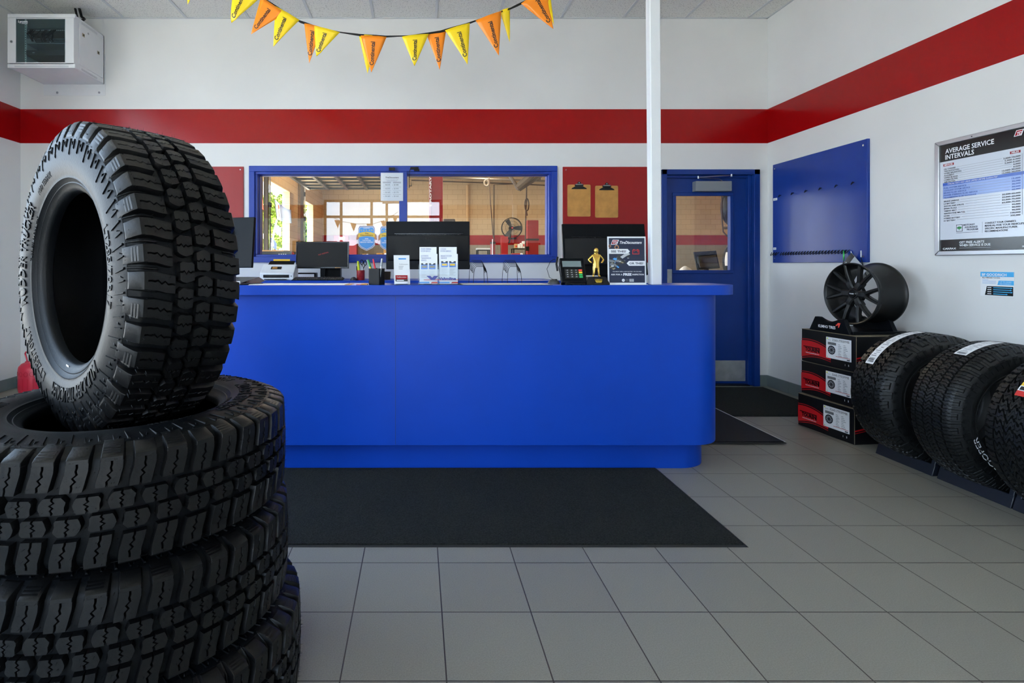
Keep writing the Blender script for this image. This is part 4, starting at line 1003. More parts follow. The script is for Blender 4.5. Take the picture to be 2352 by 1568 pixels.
# ================================================================== things on the walls
def board(name, label, m, x0, x1, z0, z1):
    r = thing(name, label, 'board', ((x0 + x1) / 2, YB, (z0 + z1) / 2), group=None)
    q = MB(m).box(x0, x1, YB - .014, YB - .001, z0, z1); q.build('panel', r, world=True, bevel=.002)
    q = MB('steel')
    for x in (x0 + .03, x1 - .03):
        for z_ in (z0 + .03, z1 - .03): q.at((x, YB - .014, z_), (PI / 2, 0, 0)).cyl(.006, 0, .002, 12)
    q.build('screws', r, world=True)
board('wall_board', 'glossy red wall board left of the service window, behind the standing tire', 'red_paint', bx(395), bx(560), bz(602), bz(383))
board('wall_board', 'glossy red wall board with two clipboards, right of the service window', 'red_paint', bx(1292), bx(1498), bz(603), bz(383.5))
def clipboard(px0, px1, py0, py1, label):
    x0, x1, z0, z1 = [f(v) for f, v in ((bx, px0), (bx, px1), (bz, py1), (bz, py0))]
    r = thing('clipboard', label, 'clipboard', ((x0 + x1) / 2, YB - .016, (z0 + z1) / 2), group='clipboards on the red board')
    w_, h_ = (x1 - x0) / 2, (z1 - z0) / 2
    q = MB('wood_board').at((0, 0, 0), (PI / 2, 0, 0)); c = .012
    pts = []
    for cx_, cy_, a0 in ((w_ - c, -h_ + c, -90), (w_ - c, h_ - c, 0), (-w_ + c, h_ - c, 90), (-w_ + c, -h_ + c, 180)):
        pts += [(cx_ + c * math.cos(math.radians(a0 + i * 22.5)), cy_ + c * math.sin(math.radians(a0 + i * 22.5))) for i in range(5)]
    q.prism(pts, 0, .004); q.build('board', r)
    q = MB('dark_metal').at((0, -.004, h_ - .012), (PI / 2, 0, 0))
    q.prism([(-.075, -.032), (.075, -.032), (.070, -.022), (.036, -.004), (.045, .006), (.035, .014), (.018, .016), (.014, .034), (0, .044), (-.014, .034), (-.018, .016), (-.035, .014), (-.045, .006), (-.036, -.004), (-.070, -.022)], 0, .006)
    q.use('steel').at((0, -.010, h_), (0, PI / 2, 0)).cyl(.007, -.034, .034, 12); q.at((0, -.0105, h_ + .018), (PI / 2, 0, 0)).cyl(.006, 0, .003, 12); q.build('clip', r, bevel=.0015)
clipboard(1302, 1355, 424.5, 497.5, 'brown clipboard on the red board, left one, nearer the service window')
clipboard(1365.5, 1418, 427, 500, 'brown clipboard on the red board, right one, nearer the white post')
# price sheet on a bulldog clip
x0, x1, z0, z1 = bx(875), bx(926), bz(462), bz(398)
r = thing('price_sheet', 'white price list in a clear sleeve clipped on the service window frame', 'price list', ((x0 + x1) / 2, YB - .03, (z0 + z1) / 2)); w_, h_ = (x1 - x0) / 2, (z1 - z0) / 2
q = MB('paper').at((0, 0, 0), (PI / 2, 0, math.radians(1))); q.box(-w_, w_, -h_, h_, 0, .001)
q.use('ink').text('TireDiscounters', 0, h_ * .62, .014, w_ * 1.2, 'C', bold=.02, z=.0014, shear=.25); q.use('ink_grey').text('TIRES OIL WITH EVERY 4 TIRES', 0, h_ * .48, .006, w_ * 1.15, 'C', z=.0014); q.text('INSTALLED PRICES', 0, h_ * .40, .006, w_ * .9, 'C', z=.0014)
q.use('ink').rect(-w_ * .82, h_ * .31, -.01, h_ * .335, .0014); q.rect(.01, h_ * .31, w_ * .82, h_ * .335, .0014)
for i, (a, b_) in enumerate((('$235', '$180'), ('$200', '$300'), ('$160', '$170'), ('$160', '$160'))):
    z_ = h_ * (.10 - .27 * i); q.use('ink' if i == 0 else 'ink_grey'); q.text(a, -w_ * .58, z_, .013, w_ * .42, z=.0014); q.text(b_, w_ * .18, z_, .013, w_ * .42, z=.0014)
    q.rect(-w_ * .82, z_ + .022, -.01, z_ + .0235, .0014); q.rect(.01, z_ + .022, w_ * .82, z_ + .0235, .0014); q.text('4', -w_ * .74, z_, .008, .006, z=.0014); q.text('4', w_ * .03, z_, .008, .006, z=.0014)
q.build('sheet', r, smooth=0)
q = MB('clear_film').at((0, -.0018, 0), (PI / 2, 0, 0)); q.box(-w_ - .004, w_ + .004, -h_ - .004, h_ + .012, 0, .0006); q.build('clear_sleeve', r, smooth=0)
q = MB('acrylic').at((0, -.004, h_), (PI / 2, 0, 0)); q.prism([(-.062, -.0), (.062, -.0), (.055, .06), (-.052, .06)], 0, .006); q.use('black_matte').box(-.028, .030, .020, .050, .006, .014); q.build('bulldog_clip', r, bevel=.001)
# black latch blocks on the frame
r = thing('window_sensor', 'small black contact sensor on the top of the service window frame', 'sensor', (bx(953), YB - .03, bz(388)))
MB('black_matte').box(-.044, .035, -.008, .008, -.010, .014).box(-.01, .044, -.006, .008, -.024, -.008).build('sensor_body', r, bevel=.002)
MB('black_matte').tube([(-.044, 0, -.002), (-.052, .0, -.03), (-.056, .0, -.12), (-.054, 0, -.19)], .003, 6).build('cable', r)
# window badges (decals on the pane)
def badge(px, py, label):
    c0 = Vector((bx(px) * 1.015, YB + .0795, H - (py - 608) * (YB + .08) / F)); r = thing('window_badge', label, 'sticker', tuple(c0), group='award badges on the service window')
    S_ = .104
    sh_ = [(0, -1.25), (-.55, -.98), (-.80, -.72), (-.80, -.28), (-1.0, 0), (-1.0, .25), (-.80, .45), (-.80, .95), (-.68, 1.15), (.68, 1.15), (.80, .95), (.80, .45), (1.0, .25), (1.0, 0), (.80, -.28), (.80, -.72), (.55, -.98)]
    q = MB('white_plastic').at((0, 0, 0), (PI / 2, 0, 0)); f = lambda k: [(a * S_ * k, b_ * S_ * k) for a, b_ in sh_]
    q.prism(f(1), -.0005, 0); q.use('ink_blue').poly(f(.95), .0004); q.use('white_plastic').poly(f(.91), .0007); q.use('badge_blue').poly(f(.86), .001)
    z_ = .0014
    q.use('badge_copper').poly([(-.97 * S_, -.22 * S_), (-.7 * S_, -.05 * S_), (-.7 * S_, .48 * S_), (-.95 * S_, .22 * S_)], z_); q.poly([(.97 * S_, -.22 * S_), (.95 * S_, .22 * S_), (.7 * S_, .48 * S_), (.7 * S_, -.05 * S_)], z_)
    q.use('badge_gold').poly([(-.80 * S_, .04 * S_), (-.4 * S_, .13 * S_), (0, .16 * S_), (.4 * S_, .13 * S_), (.80 * S_, .04 * S_), (.80 * S_, .42 * S_), (.4 * S_, .54 * S_), (0, .58 * S_), (-.4 * S_, .54 * S_), (-.80 * S_, .42 * S_)], z_ + .0003)
    for i in range(5):
        cx_ = (-.52 + .26 * i) * S_; cy_ = .72 * S_; q.poly([(cx_ + (.085 if j % 2 == 0 else .035) * S_ * math.sin(j * PI / 5), cy_ + (.085 if j % 2 == 0 else .035) * S_ * math.cos(j * PI / 5)) for j in range(10)], z_)
    q.use('ink_white').text('CARFAX', 0, .88 * S_, .10 * S_, .62 * S_, 'C', bold=.03, z=z_); q.use('ink').text('Tire', 0, .36 * S_, .13 * S_, .34 * S_, 'C', bold=.02, z=z_ + .0007); q.text('Discounters', 0, .19 * S_, .13 * S_, 1.2 * S_, 'C', bold=.02, z=z_ + .0007)
    q.use('ink_white').text('2020', 0, -.14 * S_, .12 * S_, .34 * S_, 'C', bold=.03, z=z_); q.text('TOP-RATED', 0, -.31 * S_, .12 * S_, .82 * S_, 'C', bold=.03, z=z_); q.text('SERVICE CENTER', 0, -.48 * S_, .12 * S_, 1.25 * S_, 'C', bold=.03, z=z_)
    q.build('badge', r, smooth=0)
badge(842, 546, 'blue and gold shield badge on the window pane, left one, fully visible')
badge(892, 547, 'blue and gold shield badge on the window pane, half hidden by the middle monitor')

# network cabinet on the wall
Xa, Xb, za, zb, ya = -3.665, -3.072, 2.952, 3.425, 4.81
r = thing('network_cabinet', 'white wall-mounted network cabinet with a smoked glass door in the corner', 'cabinet', ((Xa + Xb) / 2, YB, za))
q = MB('white_metal')
q.box(Xa + .012, Xb - .012, ya, YB - .004, zb - .012, zb - .0005); q.box(Xa + .012, Xb - .012, ya, YB - .004, za + .0005, za + .03); q.box(Xb - .012, Xb, ya, YB - .004, za, zb); q.box(Xa, Xa + .012, ya, YB - .004, za, zb); q.box(Xa, Xb, YB - .02, YB - .004, za, zb)
q.box(Xa - .006, Xb + .006, ya - .004, ya + .02, zb - .03, zb + .006); q.box(Xa - .006, Xb + .006, ya - .004, ya + .02, za - .006, za + .03)
q.build('cabinet_body', r, world=True, bevel=.004)
q = MB('white_metal'); x1, x2 = Xa + .075, Xb - .078
q.box(Xa, x1, ya - .010, ya + .004, za + .036, zb - .034); q.box(x2, Xb, ya - .010, ya + .004, za + .036, zb - .034); q.box(x1, x2, ya - .006, ya + .004, za + .036, za + .044); q.box(x1, x2, ya - .006, ya + .004, zb - .042, zb - .034)
dr_ = q.build('door', r, world=True, bevel=.002)
g = MB('smoked_pane'); g.box(x1, x2, ya - .006, ya - .002, za + .044, zb - .042); g.build('glass', dr_, world=True, smooth=0)
q = MB('steel').at((Xa + .036, ya - .010, (za + zb) / 2 - .01), (PI / 2, 0, 0)); q.cyl(.012, 0, .004, 20); q.use('black_matte').box(-.003, .003, -.006, .006, .004, .005); q.build('lock', dr_, world=True)
q = MB('ink_white'); plane(q, x1 + .018, ya - .0066, zb - .075); q.text('Lycom', 0, 0, .022, .085, bold=.03); q.rect(.03, -.010, .085, -.006, .0002); q.build('lettering', dr_, world=True, smooth=0)
q = MB('white_metal'); q.box(x1 + .05, x1 + .066, ya + .03, ya + .04, za + .03, zb - .03); q.box(x2 - .03, x2 - .014, ya + .03, ya + .04, za + .03, zb - .03)
q.use('black_matte')
for i in range(18): q.box(x1 + .055, x1 + .061, ya + .028, ya + .0305, za + .045 + i * .021, za + .053 + i * .021)
q.build('rack_rail', r, world=True)
q = MB('grey_plastic'); z_ = za + .225; q.box(x1 + .06, x2, ya + .03, ya + .25, z_, z_ + .045); q.use('black_matte')
for k in range(24): q.box(x1 + .15 + k * .0105 + (.012 if k > 11 else 0), x1 + .1575 + k * .0105 + (.012 if k > 11 else 0), ya + .027, ya + .031, z_ + .008, z_ + .020); q.box(x1 + .15 + k * .0105 + (.012 if k > 11 else 0), x1 + .1575 + k * .0105 + (.012 if k > 11 else 0), ya + .027, ya + .031, z_ + .025, z_ + .037)
q.build('network_switch', r, world=True, bevel=.001)
q = MB('charcoal'); q.box(x1 + .06, x2, ya + .03, ya + .2, za + .12, za + .165); q.box(x1 + .06, x2, ya + .04, ya + .2, za + .325, za + .365); q.use('paper_grey')
for k in range(20): q.box(x1 + .075 + k * .017, x1 + .085 + k * .017, ya + .037, ya + .041, za + .345, za + .352)
q.box(x1 + .12, x1 + .14, ya + .028, ya + .031, za + .14, za + .148); q.build('patch_panel', r, world=True)
q = MB('black_matte'); rr = random.Random(4)
for i in range(16):
    a = x1 + .05 + rr.random() * .3; b_ = x1 + .1 + rr.random() * .25
    q.tube([(a, ya + .035, za + .35), (a - .02, ya + .018, za + .31), ((a + b_) / 2, ya + .014, za + .27 + .03 * rr.random()), (b_, ya + .016, za + .26), (b_, ya + .03, za + .245)], .0035, 6)
q.build('patch_cables', r, world=True)
q = MB('paper_grey')
for i in range(22): q.box(Xb + .0, Xb + .0012, ya + .10 + i * .011, ya + .105 + i * .011, zb - .040, zb - .018); q.box(Xb + .0, Xb + .0012, ya + .10 + i * .011, ya + .105 + i * .011, za + .010, za + .028)
q.box(Xa + .06, Xb - .05, ya - .0045, ya - .003, za + .0, za + .015)
q.build('vent_slots', r, world=True)
q = MB('white_metal'); q.box(Xb - .002, Xb + .006, ya + .06, YB - .03, za + .05, zb - .05); q.build('side_panel', r, world=True, bevel=.003)
q = MB('wood_board')
for y_, z_ in ((ya + .10, zb - .15), (ya + .33, zb - .22)): q.use('photo_tan').box(Xb + .006, Xb + .0075, y_, y_ + .035, z_, z_ + .030); q.use('black_matte').box(Xb + .007, Xb + .009, y_ + .012, y_ + .026, z_ + .008, z_ + .022)
q.use('steel').at((Xb + .006, ya + .19, zb - .09), (0, PI / 2, 0)).cyl(.010, 0, .003, 16); q.build('side_latch', r, world=True)
q = MB('white_metal').box(Xa - .001, Xb + .01, YB - .0035, YB - .001, za - .108, za + .3); q.use('chrome')
for x in (-3.53, -3.12): q.at((x, YB - .006, za - .080), (PI / 2, 0, 0)).cyl(.011, 0, .005, 12)
q.build('mounting_plate', r, world=True, bevel=.001)
q = MB('black_matte'); q.tube([(Xb - .09, YB - .3, zb + .004), (Xb - .05, YB - .26, zb + .04), (Xb - .06, YB - .22, zb + .07), (Xb - .10, YB - .2, zb + .10), (Xb - .12, YB - .2, ZC)], .012, 8); q.tube([(Xb - .12, YB - .32, zb + .004), (Xb - .08, YB - .28, zb + .03), (Xb - .10, YB - .26, zb + .05), (Xb - .16, YB - .2, ZC)], .010, 8); q.build('cable', r, world=True)

# ------------------------------------------------------------------ pennant bunting
YP = 4.0
bt = thing('pennant_bunting', 'string of yellow and orange triangular pennants hanging from the ceiling', 'bunting', tuple(P(880, 84, YP)))
sp = [(300, -150), (380, -125), (470, -82), (540, -44), (600, -6), (640, 18), (662, 32), (690, 50), (722, 60), (780, 74), (830, 81), (885, 84), (940, 82), (1010, 73), (1070, 56), (1130, 34), (1172, 20), (1205, 4), (1240, -20), (1275, -50), (1310, -90), (1340, -137)]
q = MB('black_matte'); n = len(sp)
fine = []
for i in range(n - 1):
    for j in range(6):
        t = j / 6; fine.append((sp[i][0] * (1 - t) + sp[i + 1][0] * t, sp[i][1] * (1 - t) + sp[i + 1][1] * t))
vs = []; 
for i, (a, b_) in enumerate(fine):
    tw_ = .5 + .5 * math.sin(i * .33); c = P(a, b_, YP); hgt = .0035 + .0055 * tw_
    vs += [(c.x, c.y - .0015, c.z + hgt), (c.x, c.y + .0015, c.z + hgt), (c.x, c.y + .0015, c.z - hgt), (c.x, c.y - .0015, c.z - hgt)]
q.add(vs, [(4 * i + k, 4 * i + (k + 1) % 4, 4 * i + 4 + (k + 1) % 4, 4 * i + 4 + k) for i in range(len(fine) - 1) for k in range(4)]); q.build('string', bt, world=True)
PN = [('y', (418, -108), (472, -82), (431, 11), 0), ('y', (537, -44), (595, -4), (527, 56), 1), ('o', (599, -8), (655, 30), (577, 80), 0), ('y', (633, 14), (688, 46), (628, 108), .0),
      ('o', (699, 54), (741, 64), (710, 145), 0), ('y', (722, 60), (781, 75), (725, 131), .6), ('y', (824, 80), (868, 83), (844, 169), 0), ('o', (828, 81), (888, 84), (853, 167), 0),
      ('y', (923, 83), (985, 77), (952, 154), .5), ('o', (979, 77), (1025, 68), (1010, 161), 0), ('y', (1022, 70), (1079, 53), (1074, 148), 0), ('o', (1092, 48), (1151, 26), (1146, 127), 0),
      ('y', (1148, 26), (1171, 18), (1172, 98), .5), ('o', (1197, 8), (1256, -34), (1271, 67), 0), ('y', (1240, -22), (1262, -38), (1272, 60), 0)]
for i, (cc, A, B, T_, curl) in enumerate(PN):
    off = YP - .004 - .004 * (i % 3) + (.012 if i in (6, 4, 9, 12, 14) else 0)
    a, b_, t_ = P(*A, off), P(*B, off), P(*T_, off)
    q = MB('flag_yellow' if cc == 'y' else 'flag_orange'); rows = 10; cols_ = 6
    def surf(u, v):   # u across 0..1, v down 0..1
        L0 = a.lerp(t_, v); R0 = b_.lerp(t_, v); p = L0.lerp(R0, u)
        p.y += -.010 * math.sin(u * PI) * (1 - v) + (.03 * curl * max(0, v - .6) ** 2 * 10) + .006 * math.sin(3 * v + i)
        if curl and v > .8: p.z += (v - .8) * .14 * curl
        return p
    vs = []
    for r_ in range(rows + 1):
        for c_ in range(cols_ + 1): vs.append(surf(c_ / cols_, r_ / rows * (.995)))
    fs = [(r_ * (cols_ + 1) + c_, r_ * (cols_ + 1) + c_ + 1, (r_ + 1) * (cols_ + 1) + c_ + 1, (r_ + 1) * (cols_ + 1) + c_) for r_ in range(rows) for c_ in range(cols_)]
    q.add(vs, fs); pn = q.build('pennant', bt, world=True, smooth=80, solid=.0005)
    # lettering runs from the tip to the top
    wpx = ((B[0] - A[0]) ** 2 + (B[1] - A[1]) ** 2) ** .5
    if i in (0, 6, 12, 14): continue
    lt = MB('ink'); vs, fs = text_mesh('Continental', .025); x0 = min(v.x for v in vs); x1 = max(v.x for v in vs)
    Lp = .80; 
    top_u = .50
    hh = ((a - b_).length)
    out = []
    Lax = (a.lerp(b_, .5) - t_).length
    for v in vs:
        s_ = (v.x - x0) / (x1 - x0) * .64 + .20      # 0 at tip .. 1 at top
        wl_ = hh * s_
        k0 = .11 * .072 / .072
        du = (v.y - .30) * .044 / max(wl_, .01)
        out.append(surf(.5 - du, (1 - s_)) + Vector((0, -.0022, 0)))
    lt.add(out, fs); lt.build('lettering', pn, world=True, smooth=0)
    lt = None

# ------------------------------------------------------------------ right wall: blue hook board
XW = XR
r = thing('hook_board', 'big glossy blue wall board with rows of black hooks on the right wall', 'board', (XW, 4.62, 1.68))
Yr = lambda px, x=XR: F * x / (px - 960)
q = MB('board_blue').box(XW - .022, XW - .001, 4.075, 5.16, 1.207, 2.144); q.build('panel', r, world=True, bevel=.002)
q = MB('chrome')
for y_ in (4.11, 5.13):
    for z_ in (1.25, 2.10): q.at((XW - .022, y_, z_), (0, -PI / 2, 0)).cyl(.008, 0, .003, 12)
q.build('screws', r, world=True)
for k, px in enumerate((1794, 1823, 1854, 1887, 1924, 1962)):
    y_ = Yr(px, XW - .03); z_ = 1.83 - .002 * k
    q = MB('black_matte').tube([(XW - .022, y_ + .012, z_ + .012), (XW - .04, y_ + .012, z_), (XW - .055, y_, z_ - .008), (XW - .06, y_ - .014, z_ + .004), (XW - .055, y_ - .02, z_ + .012)], .003, 6); q.build('hook', r, world=True)
q = MB('black_matte'); pts = []
for k in range(27):
    y_ = 5.15 - k * .0345
    if 2 < k < 4: continue
    q.tube([(XW - .026, y_ + .016, 1.306), (XW - .045, y_ + .008, 1.282), (XW - .05, y_, 1.276), (XW - .045, y_ - .008, 1.282), (XW - .026, y_ - .017, 1.306)], .0028, 6)
q.build('hook_row', r, world=True)
q = MB('paper')
for z_, w_ in ((1.80, .055), (1.330, .04)): q.box(XW - .024, XW - .0215, 5.15 - w_, 5.15, z_, z_ + .022)
q.use('ink_grey')
for z_, w_ in ((1.80, .055), (1.330, .04)): q.box(XW - .0246, XW - .0235, 5.145 - w_ + .01, 5.145, z_ + .009, z_ + .013)
q.build('label_tag', r, world=True)
# carabiner and hang tags
yk = 4.265
r = thing('carabiner', 'green carabiner clip hanging from the hook row of the blue board', 'carabiner', (XW - .05, yk, 1.262), (0, 0, math.radians(60)))
q = MB('green_anodised'); pts = [(.012 * math.cos(a) + (.008 if math.sin(a) > 0 else 0) * 0, 0, .0 + .030 * math.sin(a) * 1.3) for a in [2 * PI * i / 20 for i in range(20)]]
q.tube(pts, .0035, 8, closed=True); q.build('clip_body', r)
MB('steel').tube([(.0135, -.001, -.022), (.0135, -.001, .018)], .004, 8).build('gate', r)
MB('black_matte').tube([(0, 0, -.036), (0, .002, -.07), (0, 0, -.13)], .0025, 6).build('cord', r)
r = thing('product_card', 'square black and white product card hanging by its corner behind the alloy wheel', 'card', (XW - .05, 4.19, 1.283))
q = MB('paper_grey'); q.T = Matrix.Translation((0, 0, 0)) @ Matrix.Rotation(-PI / 2, 4, 'Z') @ Matrix.Rotation(PI / 2, 4, 'X') @ Matrix.Rotation(math.radians(-44), 4, 'Z')
q.box(-.0, .20, -.25, 0, -.001, .001); q.use('poster_black').rect(0, -.25, .045, 0, .0015) if False else q.use('poster_black').rect(.0, -.25, .046, 0.0, .0015)
q.build('card', r, smooth=0)
q = MB('ink_white'); q.T = Matrix.Rotation(-PI / 2, 4, 'Z') @ Matrix.Rotation(PI / 2, 4, 'X') @ Matrix.Rotation(math.radians(-44), 4, 'Z') @ Matrix.Translation((.012, -.215, .002)) @ Matrix.Rotation(PI / 2, 4, 'Z')
q.text('MOMENTS', 0, -.022, .018, .13, bold=.04); q.text('BEFORE', .01, -.034, .008, .05); q.build('lettering', r, smooth=0)
MB('steel').tube([(0, 0, -.004), (0, .003, .01)], .003, 6).build('ring', r)
r = thing('key_ring', 'small white ring clip hanging beside the product card', 'ring clip', (XW - .045, 4.105, 1.275)); MB('white_metal').tube([(0, 0, .02), (.004, .004, 0), (0, 0, -.03)], .004, 8).build('clip_body', r); MB('black_matte').tube([(0, 0, -.03), (0, -.02, -.10), (0, -.05, -.17)], .003, 6).build('cord', r)

# service interval poster: frame and print
y1, y0, zz0, zz1 = Yr(2147, XW - .015), 2.94, 1.247, 1.992
r = thing('framed_poster', 'aluminium-framed average service intervals poster on the right wall', 'poster', (XW, (y0 + y1) / 2, (zz0 + zz1) / 2))
q = MB('aluminium'); q.T = Matrix.Translation((XW, y1, zz0)) @ Matrix.Rotation(-PI / 2, 4, 'Z') @ Matrix.Rotation(PI / 2, 4, 'X')
Wp, Hp = y1 - y0, zz1 - zz0; f_ = .030
for pts in ([(0, 0), (Wp, 0), (Wp - f_, f_), (f_, f_)], [(0, Hp), (f_, Hp - f_), (Wp - f_, Hp - f_), (Wp, Hp)], [(0, 0), (f_, f_), (f_, Hp - f_), (0, Hp)], [(Wp, 0), (Wp, Hp), (Wp - f_, Hp - f_), (Wp - f_, f_)]): q.prism(pts, .001, .018)
q.build('frame', r, world=True, bevel=.004)
q = MB('poster_white'); q.T = Matrix.Translation((XW - .006, y1, zz0)) @ Matrix.Rotation(-PI / 2, 4, 'Z') @ Matrix.Rotation(PI / 2, 4, 'X')
q.box(f_ - .004, Wp - f_ + .004, f_ - .004, Hp - f_ + .004, 0, .002)
t = .0026; A0, A1 = f_, Wp - f_; u = (A1 - A0); zp = lambda v: f_ + (Hp - 2 * f_) * (1 - v)
q.use('poster_black').rect(A0, zp(.155), A1, zp(0), t); q.rect(A0, zp(1), A1, zp(.895), t)
q.use('ink_white').text('AVERAGE SERVICE', A0 + .035, zp(.082), .030, .295, bold=.018, z=t + .0006); q.text('INTERVALS', A0 + .035, zp(.138), .030, .18, bold=.018, z=t + .0006)
para(q, A0 + .435, zp(.06), .040, .034, 'ink_white', t + .0004); para(q, A0 + .440, zp(.055), .031, .027, 'poster_red', t + .0008); q.use('ink_white').text('TD', A0 + .449, zp(.050), .016, .028, bold=.04, z=t + .0012, shear=.3)
q.text('TireDiscounters', A0 + .492, zp(.057), .020, .090, bold=.02, z=t + .0006, shear=.3)
q.use('poster_red').rect(A0 + .022, zp(.200), A0 + .090, zp(.178), t); q.rect(A0 + .415, zp(.200), A0 + .470, zp(.178), t); q.rect(A0 + .490, zp(.200), A1 - .03, zp(.178), t)
q.use('ink_white').text('SERVICES', A0 + .028, zp(.196), .010, .055, bold=.03, z=t + .0006); q.text('MILES', A0 + .424, zp(.196), .010, .038, bold=.03, z=t + .0006); q.text('YEARS', A0 + .498, zp(.196), .010, .036, bold=.03, z=t + .0006)
q.use('poster_pale_blue').rect(A0 + .018, zp(.505), A1, zp(.385), t); q.use('poster_blue').rect(A0 + .018, zp(.385), A1, zp(.358), t)
q.use('ink_white').text('TIMELINE PARTS AND LABOR LIMITED LIFETIME GUARANTEE*', A0 + .05, zp(.379), .010, .30, z=t + .0006)
rows = [('OIL CHANGE', '3,000-10,000', .225), ('TIRE ROTATION', '5,000-6,000', .2455), ('WHEEL BALANCING', '5,000-6,000', .266), ('ALIGNMENT', '6,000', .2865), ('WIPER BLADES', '6,000', .307), ('CABIN FILTER', '12,000-30,000', .3275), ('AIR FILTER', '12,000-30,000', .348),
        ('FUEL SYSTEM SERVICE', '15,000', .405), ('COOLANT SYSTEM SERVICE', '30,000', .428), ('BRAKE FLUID SERVICE', '30,000', .451), ('POWER STEERING FLUID SERVICE', '30,000', .474), ('TRANSMISSION FLUID EXCHANGE', '60,000', .497),
        ('BRAKE LININGS', '20,000-60,000', .530), ('LV BATTERY', '20,000-60,000', .553), ('SHOCKS AND STRUTS', '50,000-70,000', .576), ('SPARK PLUGS', '60,000-70,000', .599), ('TIMING BELT', '90,000', .622), ('SERPENTINE BELT(S)', '90,000', .645), ('HOSES', '90,000', .668), ('HYBRID BATTERY', '100,000', .691), ('EV BATTERY', '200,000', .714)]
for s_, m_, v in rows:
    q.use('ink_blue' if .39 < v < .51 else 'ink'); wn_ = len(s_) * .0075; q.text(s_, A0 + .026, zp(v + .008), .0085, wn_, bold=.02, z=t + .0006); q.text(m_, A0 + .470, zp(v + .008), .0085, len(m_) * .0075, 'R', bold=.02, z=t + .0006)
    q.text('6 MONTHS' if v < .32 else '2 YEARS' if v < .6 else '5 YEARS', A0 + .490, zp(v + .008), .0085, .06, bold=.02, z=t + .0006); q.use('ink_grey').rect(A0 + .035 + wn_, zp(v), A0 + .462 - len(m_) * .0075, zp(v) + .0012, t + .0004)
q.rect(A0 + .478, zp(.715), A0 + .4795, zp(.21), t + .0004)
q.use('ink').rect(A0 + .105, zp(.825), A0 + .145, zp(.760), t); q.use('poster_white').rect(A0 + .108, zp(.821), A0 + .142, zp(.764), t + .0004); q.use('pen_green').poly([(A0 + .125 + .015 * math.cos(a), zp(.79) + .008 * math.sin(a)) for a in [2 * PI * i / 16 for i in range(16)]], t + .0008); q.rect(A0 + .123, zp(.812), A0 + .127, zp(.79), t + .0008)
q.use('navy'); q.text('MOTORIST', A0 + .150, zp(.775), .0105, .07, bold=.02, z=t + .0006); q.text('ASSURANCE', A0 + .158, zp(.797), .0105, .078, bold=.02, z=t + .0006); q.text('PROGRAM', A0 + .172, zp(.819), .0105, .066, bold=.02, z=t + .0006); q.rect(A0 + .105, zp(.838), A0 + .24, zp(.835), t)
q.use('ink_grey').rect(A0 + .262, zp(.85), A0 + .2632, zp(.75), t); q.use('ink')
for i, s_ in enumerate(("CONSULT YOUR OWNER'S", "MANUAL FOR YOUR VEHICLE'S", 'SPECIFIC MANUFACTURER', 'RECOMMENDATIONS')): q.text(s_, A0 + .278, zp(.772 + .024 * i), .0105, .0073 * len(s_) * 1.15, bold=.02, z=t + .0006)
q.use('ink_white').text('GET FREE ALERTS', A0 + .125, zp(.935), .014, .150, bold=.03, z=t + .0006); q.text('WHEN SERVICE IS DUE', A0 + .125, zp(.962), .014, .185, bold=.03, z=t + .0006); q.rect(A0 + .125, zp(.978), A0 + .31, zp(.9765), t + .0006)
q.text('CARFAX', A0 + .018, zp(.988), .012, .088, bold=.03, z=t + .0006); q.text('SEARCH', A0 + .478, zp(.985), .009, .055, bold=.03, z=t + .0006)
q.build('poster_print', r, world=True, smooth=0)
q = MB('dark_metal').at((XW - .018, y1 - .24, zz1 - .015), (0, -PI / 2, 0)).cyl(.004, 0, .001, 10); q.build('frame_screw', r, world=True)
# small cyan info card
ya_, yb_ = Yr(2254), Yr(2331); za_, zb_ = 1.0, 1.145
r = thing('info_card', 'small white and cyan tire info card on the right wall under the poster', 'card', (XW, (ya_ + yb_) / 2, (za_ + zb_) / 2))
q = MB('paper'); q.T = Matrix.Translation((XW - .001, ya_, za_)) @ Matrix.Rotation(-PI / 2, 4, 'Z') @ Matrix.Rotation(PI / 2, 4, 'X'); Wc, Hc = ya_ - yb_, zb_ - za_
q.box(0, Wc, 0, Hc, 0, .004); t = .0045
q.use('card_cyan').rect(0, Hc * .80, Wc, Hc, t); q.use('ink_white').text('BF GOODRICH', Wc * .05, Hc * .835, .015, Wc * .74, bold=.03, z=t + .0006); q.use('ink').text('ALL-TERRAIN T/A KO2', Wc * .05, Hc * .735, .007, Wc * .55, bold=.03, z=t)
q.use('card_cyan').poly([(Wc * .52, Hc * .47), (Wc, Hc * .47), (Wc, Hc * .65), (Wc * .56, Hc * .65)], t); q.use('ink_white').text('UP TO 50,000', Wc * .60, Hc * .575, .006, Wc * .33, z=t + .0006); q.text('MILE WARRANTY', Wc * .60, Hc * .50, .006, Wc * .33, z=t + .0006)
q.use('badge_blue')
for l in range(4): q.rect(Wc * .06, Hc * (.67 - .05 * l), Wc * (.25 if l == 0 else .48), Hc * (.68 - .05 * l), t)
q.use('poster_black').poly([(Wc * .14, Hc * .04), (Wc * .98, Hc * .04), (Wc * .98, Hc * .41), (Wc * .20, Hc * .41)], t)
for l, e in enumerate((.96, .94, .96, .82)):
    z_ = Hc * (.34 - .085 * l); q.use('card_cyan').rect(Wc * .40, z_, Wc * e, z_ + .004, t + .0006); q.poly([(Wc * e - .008, z_ - .003), (Wc * e, z_ + .002), (Wc * e - .008, z_ + .007)], t + .0007); q.use('ink_white').rect(Wc * .22, z_, Wc * .34, z_ + .004, t + .0006)
q.build('card', r, world=True, smooth=0)
